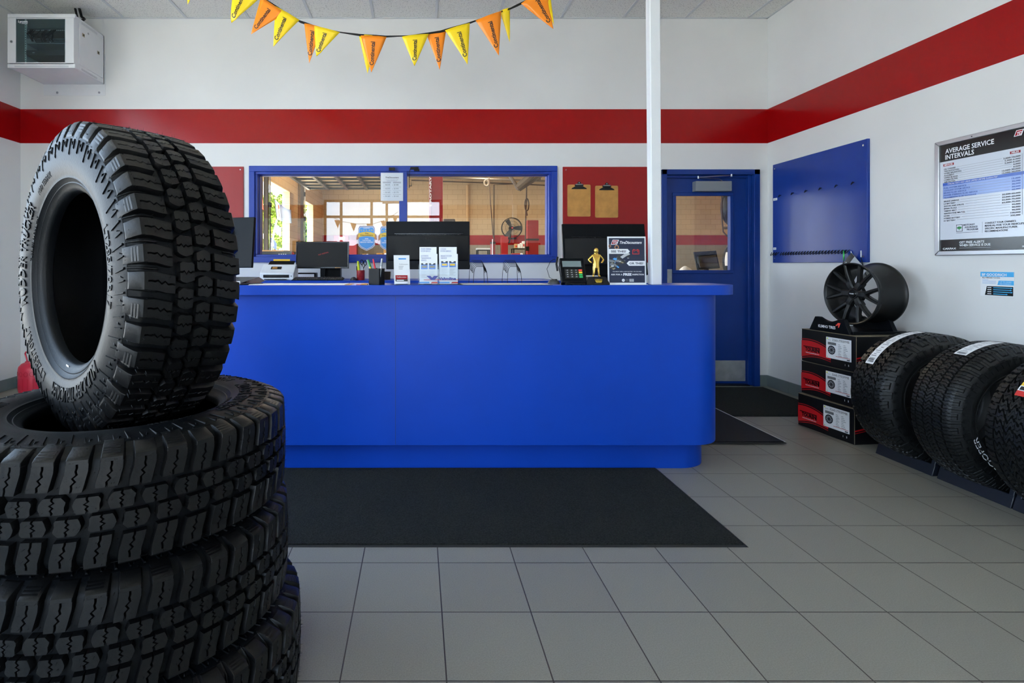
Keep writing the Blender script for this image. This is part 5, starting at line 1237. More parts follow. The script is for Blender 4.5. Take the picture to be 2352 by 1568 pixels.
# ================================================================== mats
def fmat(label, x0, x1, y0, y1, z0, rot=0, m='mat_pile', grp='entrance mats'):
    r = thing('floor_mat', label, 'mat', ((x0 + x1) / 2, (y0 + y1) / 2, z0), (0, 0, rot)); a, b_ = (x1 - x0) / 2, (y1 - y0) / 2
    q = MB('mat_edge'); q.add([(-a, -b_, 0), (a, -b_, 0), (a, b_, 0), (-a, b_, 0), (-a + .012, -b_ + .012, .004), (a - .012, -b_ + .012, .004), (a - .012, b_ - .012, .004), (-a + .012, b_ - .012, .004)],
          [(3, 2, 1, 0), (0, 1, 5, 4), (1, 2, 6, 5), (2, 3, 7, 6), (3, 0, 4, 7), (4, 5, 6, 7)]); q.build('rubber_edge', r, smooth=0)
    q = MB(m).box(-a + .014, a - .014, -b_ + .014, b_ - .014, .003, .009); q.build('pile', r, smooth=0)
fmat('long black mat on the floor in front of the service counter', -1.66, 1.390, 2.259, 3.135, .0005)
fmat('smooth dark floor mat beside the rounded counter end, light edge strip', 1.20, 2.435, 3.545, 4.75, .010, 0, 'black_matte')
fmat('black carpet mat on the floor in front of the blue door', 1.95, 3.34, 4.20, 5.20, .0005, 0)
q = MB('paper_grey').box(2.425, 2.437, 3.56, 4.74, .0148, .0165)
q.build('edge_strip', bpy.data.objects['floor_mat.001'], world=True, smooth=0, label='light edge strip')
# ------------------------------------------------------------------ wheel boxes
rotb = math.radians(6)
def wheel_box(i, label, cx, cy, z, rot):
    r = thing('wheel_box', label, 'box', (cx, cy, z), (0, 0, rot), 'stacked wheel boxes')
    w_, d_, h_ = .46, .455, .236     # face along local -X, w_ is along Y
    q = MB('box_black').box(0, d_, -w_ / 2, w_ / 2, .001, h_); q.build('carton', r, bevel=.003)
    # printed face: plane x=0, looking along +X; right of viewer = -Y
    def fr(q, off=-.0012): q.T = Matrix.Translation((off, w_ / 2, 0)) @ Matrix.Rotation(-PI / 2, 4, 'Z') @ Matrix.Rotation(PI / 2, 4, 'X'); return q
    q = fr(MB('box_red'))
    def arc(y0, y1, yb, n=14, x1=.26): return [(x1 * k / n, y0 + (y1 - y0) * (k / n) ** 1.9 + yb * math.sin(PI * k / n)) for k in range(n + 1)]
    top = arc(.150, .108, .012); bot = arc(.030, .044, .022)
    q.poly(top + bot[::-1], 0)
    q.poly([(a, b_ + .008) for a, b_ in top] + [(a, b_ + .0125) for a, b_ in top][::-1]); q.poly([(a, b_ - .008) for a, b_ in bot] + [(a, b_ - .012) for a, b_ in bot][::-1])
    q.use('black_gloss'); q.text('TOUREN', .035, .080, .026, .125, bold=.05, z=.0005); q.rect(.018, .108, .165, .114, .0005); q.rect(.158, .075, .165, .112, .0005)
    q.use('ink_white').text('www.tourenwheels.com', .040, .064, .008, .120, bold=.02, z=.0006)
    q.text('1', .375, .028, .012, bold=.03, z=.0006); q.text('5', .40, .028, .012, bold=.03, z=.0006)
    q.build('printed_band', r, smooth=0, label='red and black printed band')
    q = fr(MB('paper'), -.0022); x0, x1, y0, y1 = .222, .425, .060, .206
    q.rect(x0, y0, x1, y1); t = .0005
    q.use('ink').text('3260-7703FMB', x0 + .052, y1 - .024, .0155, .136, z=t)
    for k in range(22): q.rect(x0 + .014 + k * .0032, y1 - .052, x0 + .0158 + k * .0032 + (k % 3) * .0004, y1 - .034, t)
    q.text('PART NO.', x0 + .013, y1 - .022, .005, .028, z=t)
    cx_, cy_ = x0 + .046, y0 + .058; C_ = lambda R_, n=24: [(cx_ + R_ * math.cos(a), cy_ + R_ * math.sin(a)) for a in [2 * PI * k / n for k in range(n)]]
    q.poly(C_(.031), t); 
    q.use('paper_grey')
    for k in range(10):
        a = k * PI / 5; q.poly([(cx_ + .008 * math.cos(a), cy_ + .008 * math.sin(a)), (cx_ + .023 * math.cos(a - .17), cy_ + .023 * math.sin(a - .17)), (cx_ + .023 * math.cos(a + .17), cy_ + .023 * math.sin(a + .17))], t + .0004)
    q.use('ink_grey')
    for k in range(8): q.rect(x0 + .100, y1 - .045 - k * .011, x0 + .116 + (k * 7 % 5) * .003, y1 - .042 - k * .011, t); q.rect(x0 + .142, y1 - .045 - k * .011, x0 + .158 + (k * 5 % 4) * .006, y1 - .042 - k * .011, t)
    q.use('ink_red').rect(x0 + .08, y0 + .018, x1 - .008, y0 + .021, t); q.use('ink').rect(x1 - .034, y0 + .005, x1 - .010, y0 + .012, t)
    q.use('neon_yellow').rect(x0 + .006, y1 - .014, x0 + .016, y1 - .006, t); q.use('key_yellow').poly([(x0 + .006, y0 + .006), (x0 + .016, y0 + .006), (x0 + .011, y0 + .015)], t)
    q.build('label', r, smooth=0, label='white product label')
    q = MB('box_edge').box(-.0008, d_, -w_ / 2 - .0008, w_ / 2 + .0008, h_ - .0016, h_ + .0006).box(-.0010, .002, -w_ / 2 - .001, -w_ / 2 + .002, .004, h_); q.build('box_edges', r, smooth=0)
    q = MB('box_red'); q.T = Matrix.Translation((0, -w_ / 2 - .0012, 0)) @ Matrix.Rotation(PI / 2, 4, 'X'); q.poly([(.0, .085), (.12, .105), (.12, .118), (.0, .095)]); q.poly([(0, .072), (.12, .094), (.12, .098), (0, .076)]); q.build('side_print', r, smooth=0)
wheel_box(0, 'black and red wheel box on the floor, bottom of the three', 2.850, 3.768, 0, rotb)
wheel_box(1, 'black and red wheel box in the middle of the stack of three', 2.872, 3.775, .2385, math.radians(4))
wheel_box(2, 'black and red wheel box on top of the stack, under the wheel stand', 2.872, 3.772, .4775, math.radians(4))
# ------------------------------------------------------------------ wheel stand and alloy wheel
ZB = .715
r = thing('wheel_stand', 'black plastic display stand with white tire brand lettering on top of the boxes', 'display stand', (2.905, 3.78, ZB), (0, 0, math.radians(6)))
q = MB('black_plastic')
q.box(0, .40, -.17, .17, 0, .02)
def cradle_plate(q, x0, x1):
    pts = [(-.165, 0), (.165, 0), (.115, .100)]
    n = 10; Rc = .17
    pts += [((.085 - .17 * k / n), .100 - .026 * math.sin(PI * k / n)) for k in range(n + 1)] + [(-.115, .100)]
    q.T = Matrix.Rotation(PI / 2, 4, 'Z') @ Matrix.Rotation(PI / 2, 4, 'X'); q.prism(pts, x0, x1)
cradle_plate(q, -.02, .012); cradle_plate(q, .32, .35)
q.build('stand_body', r, bevel=.003)
q = MB('ink_white'); q.T = Matrix.Translation((-.0206, .085, 0)) @ Matrix.Rotation(-PI / 2, 4, 'Z') @ Matrix.Rotation(PI / 2, 4, 'X')
q.text('KUMHO TIRES', .0, .026, .020, .140, bold=.02); q.use('key_red').poly([(.140, .052), (.160, .072), (.180, .072), (.168, .040), (.160, .040), (.165, .058), (.150, .050)]); kst = q.build('lettering', r, smooth=0)
W0 = Vector((3.045, 3.79, .983))
r = thing('alloy_wheel', 'matte black multi-spoke alloy wheel without tire on the display stand', 'wheel', tuple(W0), (0, 0, 0))
ph = math.radians(6)   # face normal turned slightly to the camera
nn = Vector((-math.cos(ph), -math.sin(ph), .0)).normalized(); up = Vector((0, 0, 1)); up = (up - nn * up.dot(nn)).normalized(); xx = up.cross(nn)
Rw = Matrix((xx, up, nn)).transposed(); r.rotation_euler = Rw.to_euler(); MW[r.name] = Matrix.Translation(W0) @ Rw.to_4x4()
RO = .219
q = MB('rim_black'); outer = [(RO - .006, 0), (RO, -.002), (RO, -.010), (RO - .006, -.014), (RO - .010, -.022), (RO - .014, -.040), (RO - .034, -.062), (RO - .034, -.100), (RO - .016, -.150), (RO - .013, -.190), (RO - .006, -.200), (RO, -.206), (RO, -.216), (RO - .005, -.218)]
inner = [(RO - .016, -.216), (RO - .022, -.19), (RO - .024, -.15), (RO - .042, -.10), (RO - .042, -.062), (RO - .026, -.040), (RO - .020, -.012), (RO - .012, -.003)]
q.lathe(outer + inner, 96, closed=True); q.build('barrel', r, smooth=40)
q = MB('rim_black')
def spoke(q, a0, a1, r0, r1, w0, w1, zf0, zf1, th=.026):
    p0 = Vector((r0 * math.cos(a0), r0 * math.sin(a0), zf0)); p1 = Vector((r1 * math.cos(a1), r1 * math.sin(a1), zf1))
    pm = Vector((.5 * (p0.x + p1.x), .5 * (p0.y + p1.y), (zf0 + zf1) / 2 + .004)); ds = (p1 - p0); s_ = Vector((-ds.y, ds.x, 0)).normalized(); vs = []
    for p, w_ in ((p0, w0), (pm, (w0 + w1) / 2), (p1, w1)):
        vs += [p - s_ * w_ * .5 - Vector((0, 0, th)), p - s_ * w_ * .5 - Vector((0, 0, .005)), p - s_ * w_ * .28, p + s_ * w_ * .28, p + s_ * w_ * .5 - Vector((0, 0, .005)), p + s_ * w_ * .5 - Vector((0, 0, th))]
    fs = [(i * 6 + k, i * 6 + (k + 1) % 6, (i + 1) * 6 + (k + 1) % 6, (i + 1) * 6 + k) for i in range(2) for k in range(6)] + [(0, 1, 2, 3, 4, 5), (17, 16, 15, 14, 13, 12)]
    q.add(vs, fs)
NS = 6
for k in range(NS):
    a = 2 * PI * k / NS + math.radians(-2)
    spoke(q, a, a, .030, .095, .046, .050, -.024, -.022, .034)
    for s_ in (-1, 1): spoke(q, a + s_ * .10, a + s_ * .245, .084, RO - .012, .025, .019, -.022, -.004, .030)
q.build('spokes', r, smooth=20)
q = MB('rim_black'); q.lathe([(0, -.018), (.034, -.018), (.040, -.024), (.048, -.034), (.062, -.038), (.066, -.06), (.05, -.075), (0, -.075)], 48); q.use('black_gloss')
for k in range(5): a = 2 * PI * k / 5; q.at((.050 * math.cos(a), .050 * math.sin(a), -.036)).cyl(.007, 0, .0015, 14)
q.at(); q.build('hub', r, smooth=40)
q = MB('black_gloss'); q.lathe([(0, -.0125), (.026, -.0125), (.030, -.018)], 36); q.use('ink_white').text('TOUREN', 0, -.003, .007, .034, 'C', bold=.02, z=-.0118); q.build('centre_cap', r, smooth=40)
# ------------------------------------------------------------------ refrigerant cylinder on the floor, far left
r = thing('gas_cylinder', 'red refrigerant gas cylinder standing on the floor in the left corner', 'gas cylinder', (-3.52, 4.93, 0))
q = MB('tank_red'); q.lathe([(0, .004), (.075, .004), (.10, .012), (.118, .035), (.123, .065), (.123, .235), (.118, .262), (.095, .288), (.06, .300), (0, .304)], 48); q.build('tank_body', r, smooth=50)
q = MB('ink_red')
q.use('poster_red'); 
for k in range(7):
    a = math.radians(-150 + 22 * k); c = Vector((.1236 * math.cos(a), .1236 * math.sin(a), .205))
    q.tube([(c.x - .017 * math.sin(a) * math.cos(b_), c.y + .017 * math.cos(a) * math.cos(b_), c.z + .019 * math.sin(b_)) for b_ in [2 * PI * j / 14 for j in range(14)]], .0009, 4, closed=True)
for k in range(6):
    a = math.radians(-140 + 20 * k); pts = [(.1238 * math.cos(a + .10 * j / 3), .1238 * math.sin(a + .10 * j / 3)) for j in range(4)]
    for l in range(8):
        z_ = .155 - l * .012; q.add([(x, y, z_ + dz_) for x, y in pts for dz_ in (0, .003)], [(2 * j, 2 * j + 2, 2 * j + 3, 2 * j + 1) for j in range(3)])
q.build('lettering', r, smooth=0)
q = MB('tank_red'); q.tube([(-.06, 0, .29), (-.068, 0, .33), (-.082, 0, .375), (-.075, 0, .388), (-.05, 0, .378), (.04, 0, .378), (.055, 0, .388), (.062, 0, .37), (.055, 0, .33), (.05, 0, .29)], .007, 8); q.box(-.062, .052, -.030, .030, .292, .306); q.build('handle', r)
q = MB('dark_metal'); q.cyl(.014, .300, .350, 14); q.at((.0, 0, .342), (0, PI / 2, 0)).cyl(.008, -.045, .02, 12); q.at((.02, 0, .365)).use('tank_red').cyl(.020, 0, .012, 16); q.at().use('dark_metal').cyl(.005, .35, .37, 8); q.build('valve', r)
# ================================================================== workshop behind the window
GX0, GX1, GY0, GY1, GZ = -3.90, 13.6, YB + .16, 22.0, 5.3
MB('concrete').box(GX0 - .3, GX1, GY0, GY1 + .2, -.15, 0).build('garage_floor', kind='structure', smooth=0)
bpy.data.objects['garage_floor'].name = 'floor_garage'
MB('garage_wall').box(GX0 - .3, GX1 + .2, GY1, GY1 + .2, 0, GZ).build('wall_garage_back', kind='structure', smooth=0)
MB('garage_side').box(GX1, GX1 + .2, GY0, GY1, 0, GZ).build('wall_garage_right', kind='structure', smooth=0)
MB('tan_paint').box(XR + .2, GX1, GY0 - .16, GY0, 0, GZ).box(XL - .2, XR + .2, GY0 - .16, GY0 - .0, ZC + .2, GZ).build('wall_garage_front', kind='structure', smooth=0)
# left wall with three roller-door openings
OP = [(6.4, 12.9, 0, 3.40), (13.55, 16.35, 0, 3.40), (17.85, 20.0, 0, 3.40)]
q = MB('garage_side'); wall_boxes(q, GY0, GY1, 0, GZ, OP, lambda a, b_, c, d: q.box(GX0 - .22, GX0, a, b_, c, d)); q.build('wall_garage_left', kind='structure', smooth=0)
# roof deck: long tan panels with joists
q = MB('tan_paint').box(GX0 - .3, GX1 + .2, GY0 - .2, GY1 + .2, GZ, GZ + .15)
q.build('ceiling_garage', kind='structure', smooth=0)
q = MB('garage_steel')
for k in range(8):
    y_ = 7.5 + k * 2.0
    q.box(GX0, GX1, y_ - .05, y_ + .05, 5.2, 5.3); q.box(GX0, GX1, y_ - .04, y_ + .04, 4.72, 4.79)
    for j in range(34):
        x = GX0 + j * .52; q.tube([(x, y_, 4.75), (x + .26, y_, 5.24), (x + .52, y_, 4.75)], .018, 5)
q.build('trim_2', kind='structure', smooth=0)
o = area('workshop_lamp_light', (2.2, 17.0, 4.45), (0, 0, 0), .3, 2.4, 260, (1, .84, .64))
fixt = [(2.2, 17.0, 4.5), (-1.55, 15.0, 4.5), (2.2, 11.0, 4.5), (8.0, 17.0, 4.5), (8.0, 11.0, 4.5)]
for i, (x, y, z) in enumerate(fixt):
    r = thing('strip_light', ['lit fluorescent strip light under the workshop roof in the right window pane', 'lit fluorescent strip light above the raised workshop door in the left window pane', 'lit fluorescent strip light in the workshop, above the window top', 'lit fluorescent strip light far right in the workshop', 'lit fluorescent strip light near right in the workshop'][i], 'light', (x, y, z), group='workshop strip lights')
    q = MB('white_metal'); q.add([(-.16, -1.22, 0), (.16, -1.22, 0), (.16, 1.22, 0), (-.16, 1.22, 0), (-.06, -1.22, .09), (.06, -1.22, .09), (.06, 1.22, .09), (-.06, 1.22, .09)], [(4, 5, 6, 7), (0, 1, 5, 4), (2, 3, 7, 6), (1, 2, 6, 5), (3, 0, 4, 7)]); 
    for yy in (-.9, .9): q.tube([(0, yy, .08), (0, yy, GZ - z - .003)], .006, 6)
    q.build('housing', r)
    q = MB('tube_lit'); q.tube([(-.06, -1.18, .02), (-.06, 1.18, .02)], .016, 8); q.tube([(.06, -1.18, .02), (.06, 1.18, .02)], .016, 8); q.build('tubes', r)
    if i: area('workshop_lamp_light', (x, y, z - .05), (0, 0, 0), .3, 2.4, 260, (1, .84, .64))
# raised sectional door under the roof
r = thing('overhead_door', 'raised sectional door with dark ribs hanging under the workshop roof', 'garage door', (-2.3, 15, 3.7))
q = MB('tan_paint').box(-3.4, -.35, 12.9, 16.5, 3.56, 3.60); q.build('door_panels', r, world=True)
q = MB('dark_metal')
for k in range(7): q.box(-3.4, -.35, 12.9 + k * .59, 12.97 + k * .59, 3.50, 3.562)
for k in range(6): q.box(-3.38 + k * .59, -3.30 + k * .59, 12.9, 16.5, 3.48, 3.562)
q.build('door_ribs', r, world=True)
q = MB('steel'); q.tube([(-.30, 12.0, 3.58), (-.30, 16.7, 3.58)], .03, 6); q.tube([(-3.44, 12.0, 3.58), (-3.44, 16.7, 3.58)], .03, 6)
for x_ in (-3.44, -.30):
    for y_ in (13.0, 16.4): q.tube([(x_, y_, 3.58), (x_, y_, GZ - .022)], .02, 6)
q.build("door_track", r, world=True)
# vertical tracks and posts at the openings
for j, (y_, lab) in enumerate(((13.40, 'dark steel door track with hanging cord at the left edge of the window'), (17.55, 'steel door track between the two workshop openings'))):
    r = thing('door_track', lab, 'door track', (GX0 + .08, y_, 0), group='workshop door tracks')
    q = MB('garage_steel').box(0, .10, -.10, .02, 0, 4.6).box(.02, .06, .10, .14, 0, 4.6); q.build('track_rail', r)
    q = MB('white_metal').tube([(.12, .05, 1.0), (.12, .05, 4.4)], .018, 8); q.build('conduit', r)
    q = MB('black_matte'); q.box(.04, .16, -.06, .06, 2.62, 2.74); q.box(.04, .14, -.05, .05, 3.42, 3.56); q.tube([(.13, .02, 2.6), (.15, .02, 1.6), (.10, .04, 1.4), (.14, 0, 1.3)], .01, 6); q.build('brackets', r)
# ------------------------------------------------------------------ two-post lift, red
def PG(px, py, Y): return P(px, py, Y)
Yl = 11.0; X0l, X1l = PG(991, 0, Yl).x, PG(1017, 0, Yl).x
r = thing('car_lift_post', 'tall red lift post with white lettering in the workshop, centre of the window', 'car lift', ((X0l + X1l) / 2, Yl, 0))
q = MB('lift_red').box(X0l, X1l, Yl, Yl + .25, 0, 4.3).box(X0l - .05, X0l + .0, Yl - .02, Yl + .05, 0, 4.3); q.build('post', r, world=True, bevel=.006)
q = MB('ink_white'); q.T = Matrix.Translation((X0l - .048, Yl - .0215, 2.38)) @ Matrix.Rotation(PI / 2, 4, 'X') @ Matrix.Rotation(PI / 2, 4, 'Z'); q.text('( ROTARY', 0, -.044, .040, .62, bold=.05); q.build('lettering', r, world=True, smooth=0)
q = MB('paper').at((0, 0, 0)); q.T = Matrix.Translation((X0l + .04, Yl - .002, 1.70)) @ Matrix.Rotation(PI / 2, 4, 'X'); q.poly([(0, .18), (.14, .18), (.10, 0), (.05, -.22), (.03, 0)]); q.build('sticker', r, world=True, smooth=0)
q = MB('black_matte').box(X0l - .03, X0l + .1, Yl - .06, Yl, .9, 1.1).box(X0l - .1, X1l + .1, Yl - .1, Yl + .3, 0, .04); q.build('carriage', r, world=True)
Y2 = 15.5
r = thing('car_lift_post', 'short red lift post with dark band at the right of the service window', 'car lift', (PG(1224, 0, Y2).x, Y2, 0))
a, b_ = PG(1211.5, 0, Y2).x, PG(1237, 0, Y2).x
q = MB('lift_red').box(a, b_, Y2, Y2 + .3, 0, PG(0, 505.5, Y2).z); q.build('post', r, world=True, bevel=.008)
q = MB('black_matte').box(a - .01, b_ + .01, Y2 - .02, Y2 + .32, PG(0, 552, Y2).z, PG(0, 548, Y2).z).box(a - .05, a + .04, Y2 - .05, Y2, PG(0, 576, Y2).z, PG(0, 566, Y2).z); q.build('bands', r, world=True)
Y3 = 18.0
r = thing('car_lift_post', 'narrow red lift post behind the fan in the workshop', 'car lift', (PG(1159, 0, Y3).x, Y3, 0)); q = MB('lift_red').box(PG(1152, 0, Y3).x, PG(1167, 0, Y3).x, Y3, Y3 + .25, 0, PG(0, 543, Y3).z); q.build('post', r, world=True, bevel=.008)
r = thing('oil_drain', 'dark red oil drain column with a metal rod, left of the narrow red post', 'oil drain', (PG(1132, 0, 16).x, 16, 0)); q = MB('lift_red').at((PG(1132, 0, 16).x, 16, 0)).cyl(.075, 0, PG(0, 556, 16).z, 20); q.use('chrome').at((PG(1130.5, 0, 16).x, 15.92, 0)).cyl(.012, 0, PG(0, 554, 16).z + .06, 8); q.use('black_matte').at((PG(1132, 0, 16).x, 16, PG(0, 560, 16).z)).cyl(.085, 0, .06, 20); q.build('column', r, world=True)
# wall fan
Yf = 21.2; c = PG(1175.5, 523.5, Yf); Rf = 23.2 * Yf / F
r = thing('wall_fan', 'round black cage fan mounted on the tan block wall of the workshop', 'fan', tuple(c))
q = MB('black_matte').at((0, 0, 0), (PI / 2, 0, 0))
for z_ in (-.07, .07): q.tube([(Rf * math.cos(t), Rf * math.sin(t), z_) for t in [2 * PI * i / 40 for i in range(40)]], .012, 6, closed=True)
for rr_ in (.33, .66): q.tube([(Rf * rr_ * math.cos(t), Rf * rr_ * math.sin(t), .11) for t in [2 * PI * i / 30 for i in range(30)]], .005, 4, closed=True)
for i in range(36):
    t = 2 * PI * i / 36; q.tube([(.04 * math.cos(t), .04 * math.sin(t), .11), (Rf * .8 * math.cos(t), Rf * .8 * math.sin(t), .10), (Rf * math.cos(t), Rf * math.sin(t), .07)], .003, 4)
q.build('cage', r)
q = MB('charcoal').at((0, 0, 0), (PI / 2, 0, 0))
for k in range(3):
    t = math.radians(0 + 120 * k); s_ = []
    for rr_, w_, tz in ((.05, .06, .03), (.5 * Rf, .16, .02), (.93 * Rf, .19, .01)):
        for e in (-1, 1): s_.append((rr_ * math.cos(t) - e * w_ / 2 * math.sin(t), rr_ * math.sin(t) + e * w_ / 2 * math.cos(t), e * tz))
    q.add(s_ + [(x, y, z - .004) for x, y, z in s_], [(0, 1, 3, 2), (2, 3, 5, 4), (6, 8, 9, 7), (8, 10, 11, 9), (0, 2, 8, 6), (2, 4, 10, 8), (1, 7, 9, 3), (3, 9, 11, 5), (4, 5, 11, 10)])
q.build('fan_blades', r)
q = MB('black_matte').at((0, 0, 0), (PI / 2, 0, 0)); q.cyl(.09, -.22, -.07, 20); q.use('ink_red').cyl(.035, .10, .13, 16); q.build('motor', r)
q = MB('black_matte').tube([(0, .2, 0), (0, .3, -.3), (0, .55, -.55), (0, .78, -.55)], .03, 8).box(-.2, .2, .05, .1, -Rf - .05, -Rf + .02); q.build('wall_bracket', r)
# pipes, hoses
def pipe(name, label, cat, paths, r_, m_, grp=None):
    q = MB(m_)
    for p_ in paths: q.tube(p_, r_, 8)
    o = q.build(name); tag(o, label, cat, grp)
yw = 21.8
pipe('conduit_pipe', 'black pipe run high on the workshop wall dropping beside the fan', 'pipe', [[PG(936, 427, yw), PG(945, 427, yw), PG(945, 414, yw), PG(1180, 422, yw), PG(1260, 426, yw)], [PG(1134.5, 556, yw), PG(1134.5, 424, yw), PG(1180, 422, yw - .02)]], .022, 'hose_brown')
pipe('downpipe', 'cream vertical pipe on the tan block wall above the middle monitor', 'pipe', [[PG(1073.5, 600, 21.9), PG(1073.5, 425, 21.9)]], .06, 'tan_paint')
pipe('air_hose', 'brown air hose hanging straight from the workshop roof to the oil drain', 'hose', [[(PG(1123, 400, 17).x, 17, GZ - .02), PG(1123, 400, 17), PG(1127, 470, 17), PG(1133, 545, 17)]], .016, 'hose_brown', 'hanging air hoses')
loop = [PG(1210 + 4.5 * math.sin(t), 470 - 14 * math.cos(t), 15) for t in [2 * PI * i / 16 for i in range(17)]]
pipe('air_hose', 'coiled dark air hose hanging between the fan and the short red post', 'hose', [[(PG(1210, 395, 15).x, 15, GZ - .02), PG(1210, 395, 15), PG(1209, 456, 15)] + loop + [PG(1208, 480, 15), PG(1211, 495, 15)], [PG(1208, 480, 15.1), PG(1206, 600, 15.1)]], .018, 'hose_brown', 'hanging air hoses')
q = MB('garage_steel'); q.tube([(PG(1165, 395, 14).x, 14, GZ - .06), PG(1165, 395, 14), PG(1185, 424, 14), PG(1190, 434, 14)], .05, 8); q.tube([PG(1186, 432, 14), PG(1228, 396, 14)], .09, 8); q.tube([PG(1192, 436, 14.2), PG(1250, 398, 14.2)], .05, 8); q.tube([PG(1226, 398, 14), (PG(1226, 398, 14).x, 14, GZ - .08)], .05, 8); o = q.build('roof_brace'); tag(o, 'grey steel brace arms below the workshop roof, upper right of the window', 'roof brace')
pipe('gas_line', 'thin dark conduit with a loop running under the workshop roof', 'pipe', [[PG(936, 406, 18), PG(1000, 407, 18), PG(1265, 416, 18)], [PG(1000, 407, 18), (PG(1000, 407, 18).x, 18, GZ - .03)], [PG(1240, 415, 18), (PG(1240, 415, 18).x, 18, GZ - .03)], [PG(1117 + 5 * math.cos(t), 420 + 7 * math.sin(t), 18) for t in [2 * PI * i / 14 for i in range(15)]]], .03, 'garage_steel')
# shelves with parts boxes
def parts_shelf(label, px0, px1, pyt, Y, seed, dark=False):
    a, b_ = PG(px0, 0, Y).x, PG(px1, 0, Y).x; zt = PG(0, pyt, Y).z
    r = thing('parts_shelf', label, 'shelf', ((a + b_) / 2, Y, 0), group='parts shelves in the workshop')
    q = MB('black_matte')
    for x in (a, b_): 
        for yy in (0, .4): q.box(x - .02, x + .02, Y + yy - .02, Y + yy + .02, 0, zt)
    zs = [zt, zt - .42, zt - .84, .15]
    for z in zs: q.box(a, b_, Y - .02, Y + .42, z - .03, z)
    q.build('shelf_frame', r, world=True)
    return r, a, b_, zs
rr = random.Random(9)
def carton(label, x, y, z, w_, d_, h_, m_, grp):
    q = MB(m_).box(-w_ / 2, w_ / 2, 0, d_, 0, h_); q.use('paper').rect(0, 0, 0, 0) if False else q
    q.use('ink_red' if rr.random() < .4 else 'paper').box(-w_ * .35, w_ * .35, -.003, 0, h_ * .25, h_ * .6)
    o = q.build('carton', bevel=.004); z += .002; o.location = (x, y, z); MW[o.name] = Matrix.Translation((x, y, z)); tag(o, label, 'box', grp)
sh1 = parts_shelf('black wire shelf of filter boxes in the workshop below the fan', 1180, 1212, 570, 19.0, 1)
n_ = 0
for zi, z in enumerate(sh1[3][:2]):
    x = sh1[1] + .05; k9 = 0
    while x < sh1[2] - .05:
        k9 += 1
        w_ = rr.uniform(.06, .11); carton('%s small parts box from the left on the %s tier of the wire shelf' % (('first', 'second', 'third', 'fourth', 'fifth', 'sixth', 'seventh', 'eighth')[k9 - 1], 'lower' if zi else 'top'), x + w_ / 2, 19.02, z, w_, .2, rr.uniform(.10, .2) if zi else rr.uniform(.10, .26), rr.choice(['paper', 'tan_card', 'paper', 'banner_white']), 'boxes on the wire shelf'); x += w_ + .012
sh2 = parts_shelf('low dark workshop cabinet shelf with a pale top, left of the oil drain', 1098, 1124, 573, 18.0, 2)
for k in range(3): carton(['left tan parts box inside the low dark cabinet shelf', 'middle red parts box inside the low dark cabinet shelf', 'right tan parts box inside the low dark cabinet shelf'][k], sh2[1] + .08 + k * .12, 18.02, sh2[3][1], .10, .2, .22, 'tan_card' if k % 2 else 'box_red', 'boxes in the low cabinet shelf')
o = MB('paper_grey').box(sh2[1] - .03, sh2[2] + .03, 17.95, 18.45, sh2[3][0], sh2[3][0] + .05).build('shelf_top', bpy.data.objects[sh2[0].name], world=True)
q = MB('ink_red').box(PG(1148, 0, 15).x, PG(1164, 0, 15).x, 15, 15.3, 1.35, PG(0, 583, 15).z); q.build('tool_box'); o = MB('garage_steel').box(PG(1146, 0, 15).x, PG(1166, 0, 15).x, 14.95, 15.4, 0, 1.35).build('tool_trolley'); tag(o, 'steel trolley under the red tool box in the workshop', 'trolley'); tag(bpy.data.objects['tool_box'], 'red tool box just above the window sill, below the narrow red post', 'tool box')
r = thing('paper_roll_pack', 'red and white striped pack above the window sill, left of the short red post', 'pack', (PG(1186, 0, 14.5).x, 14.5, 1.3)); q = MB('lift_red').at((0, 0, .10), (0, PI / 2, 0)).cyl(.10, -.13, .10, 16); q.use('paper').cyl(.101, .10, .12, 16).use('sky_blue_print').cyl(.101, .12, .135, 16).use('paper').cyl(.101, .135, .16, 16); q.build('roll', r); MB('black_matte').box(-.2, .2, -.1, .1, -1.3, 0).build('cart', r)
# boxes at the bottom of the left pane
for k, (px, w_, h_) in enumerate(((838, 12, 8), (872, 14, 10), (888, 14, 20), (860, 6, 6))):
    c = PG(px, 590, 12.5); sc2 = 12.5 / F
    carton(['leftmost tan carton on the workbench below the window badges', 'wide tan carton on the workbench between the two badges', 'tallest tan carton on the workbench, next to the middle monitor', 'smallest tan carton on the workbench below the window badges'][k], c.x, 12.5, 1.30, w_ * sc2, .25, h_ * sc2 + .06, 'wood_board', 'cartons on the workbench')
o = MB('garage_steel').box(PG(826, 0, 12.5).x, PG(905, 0, 12.5).x, 12.4, 13.0, 1.25, 1.30).box(PG(828, 0, 12.5).x, PG(832, 0, 12.5).x, 12.45, 12.95, 0, 1.25).box(PG(898, 0, 12.5).x, PG(902, 0, 12.5).x, 12.45, 12.95, 0, 1.25).build('workbench'); tag(o, 'steel workbench in the workshop below the window badges', 'workbench')
# red machine on the back wall, left pane
Ym = 20.5; a, b_ = PG(767, 0, Ym).x, PG(800, 0, Ym).x
r = thing('tool_cabinet', 'red tool cabinet with white panel at the back of the workshop above the desktop monitor', 'tool cabinet', ((a + b_) / 2, Ym, 0))
q = MB('lift_red').box(a, b_, Ym, Ym + .5, 0, PG(0, 541, Ym).z).box(b_, b_ + .32, Ym, Ym + .5, 0, PG(0, 551, Ym).z); q.build('cabinet_body', r, world=True, bevel=.01)
q = MB('paper').box(PG(779, 0, Ym).x, PG(792, 0, Ym).x, Ym - .01, Ym, PG(0, 551, Ym).z, PG(0, 544, Ym).z); q.build('panel', r, world=True)
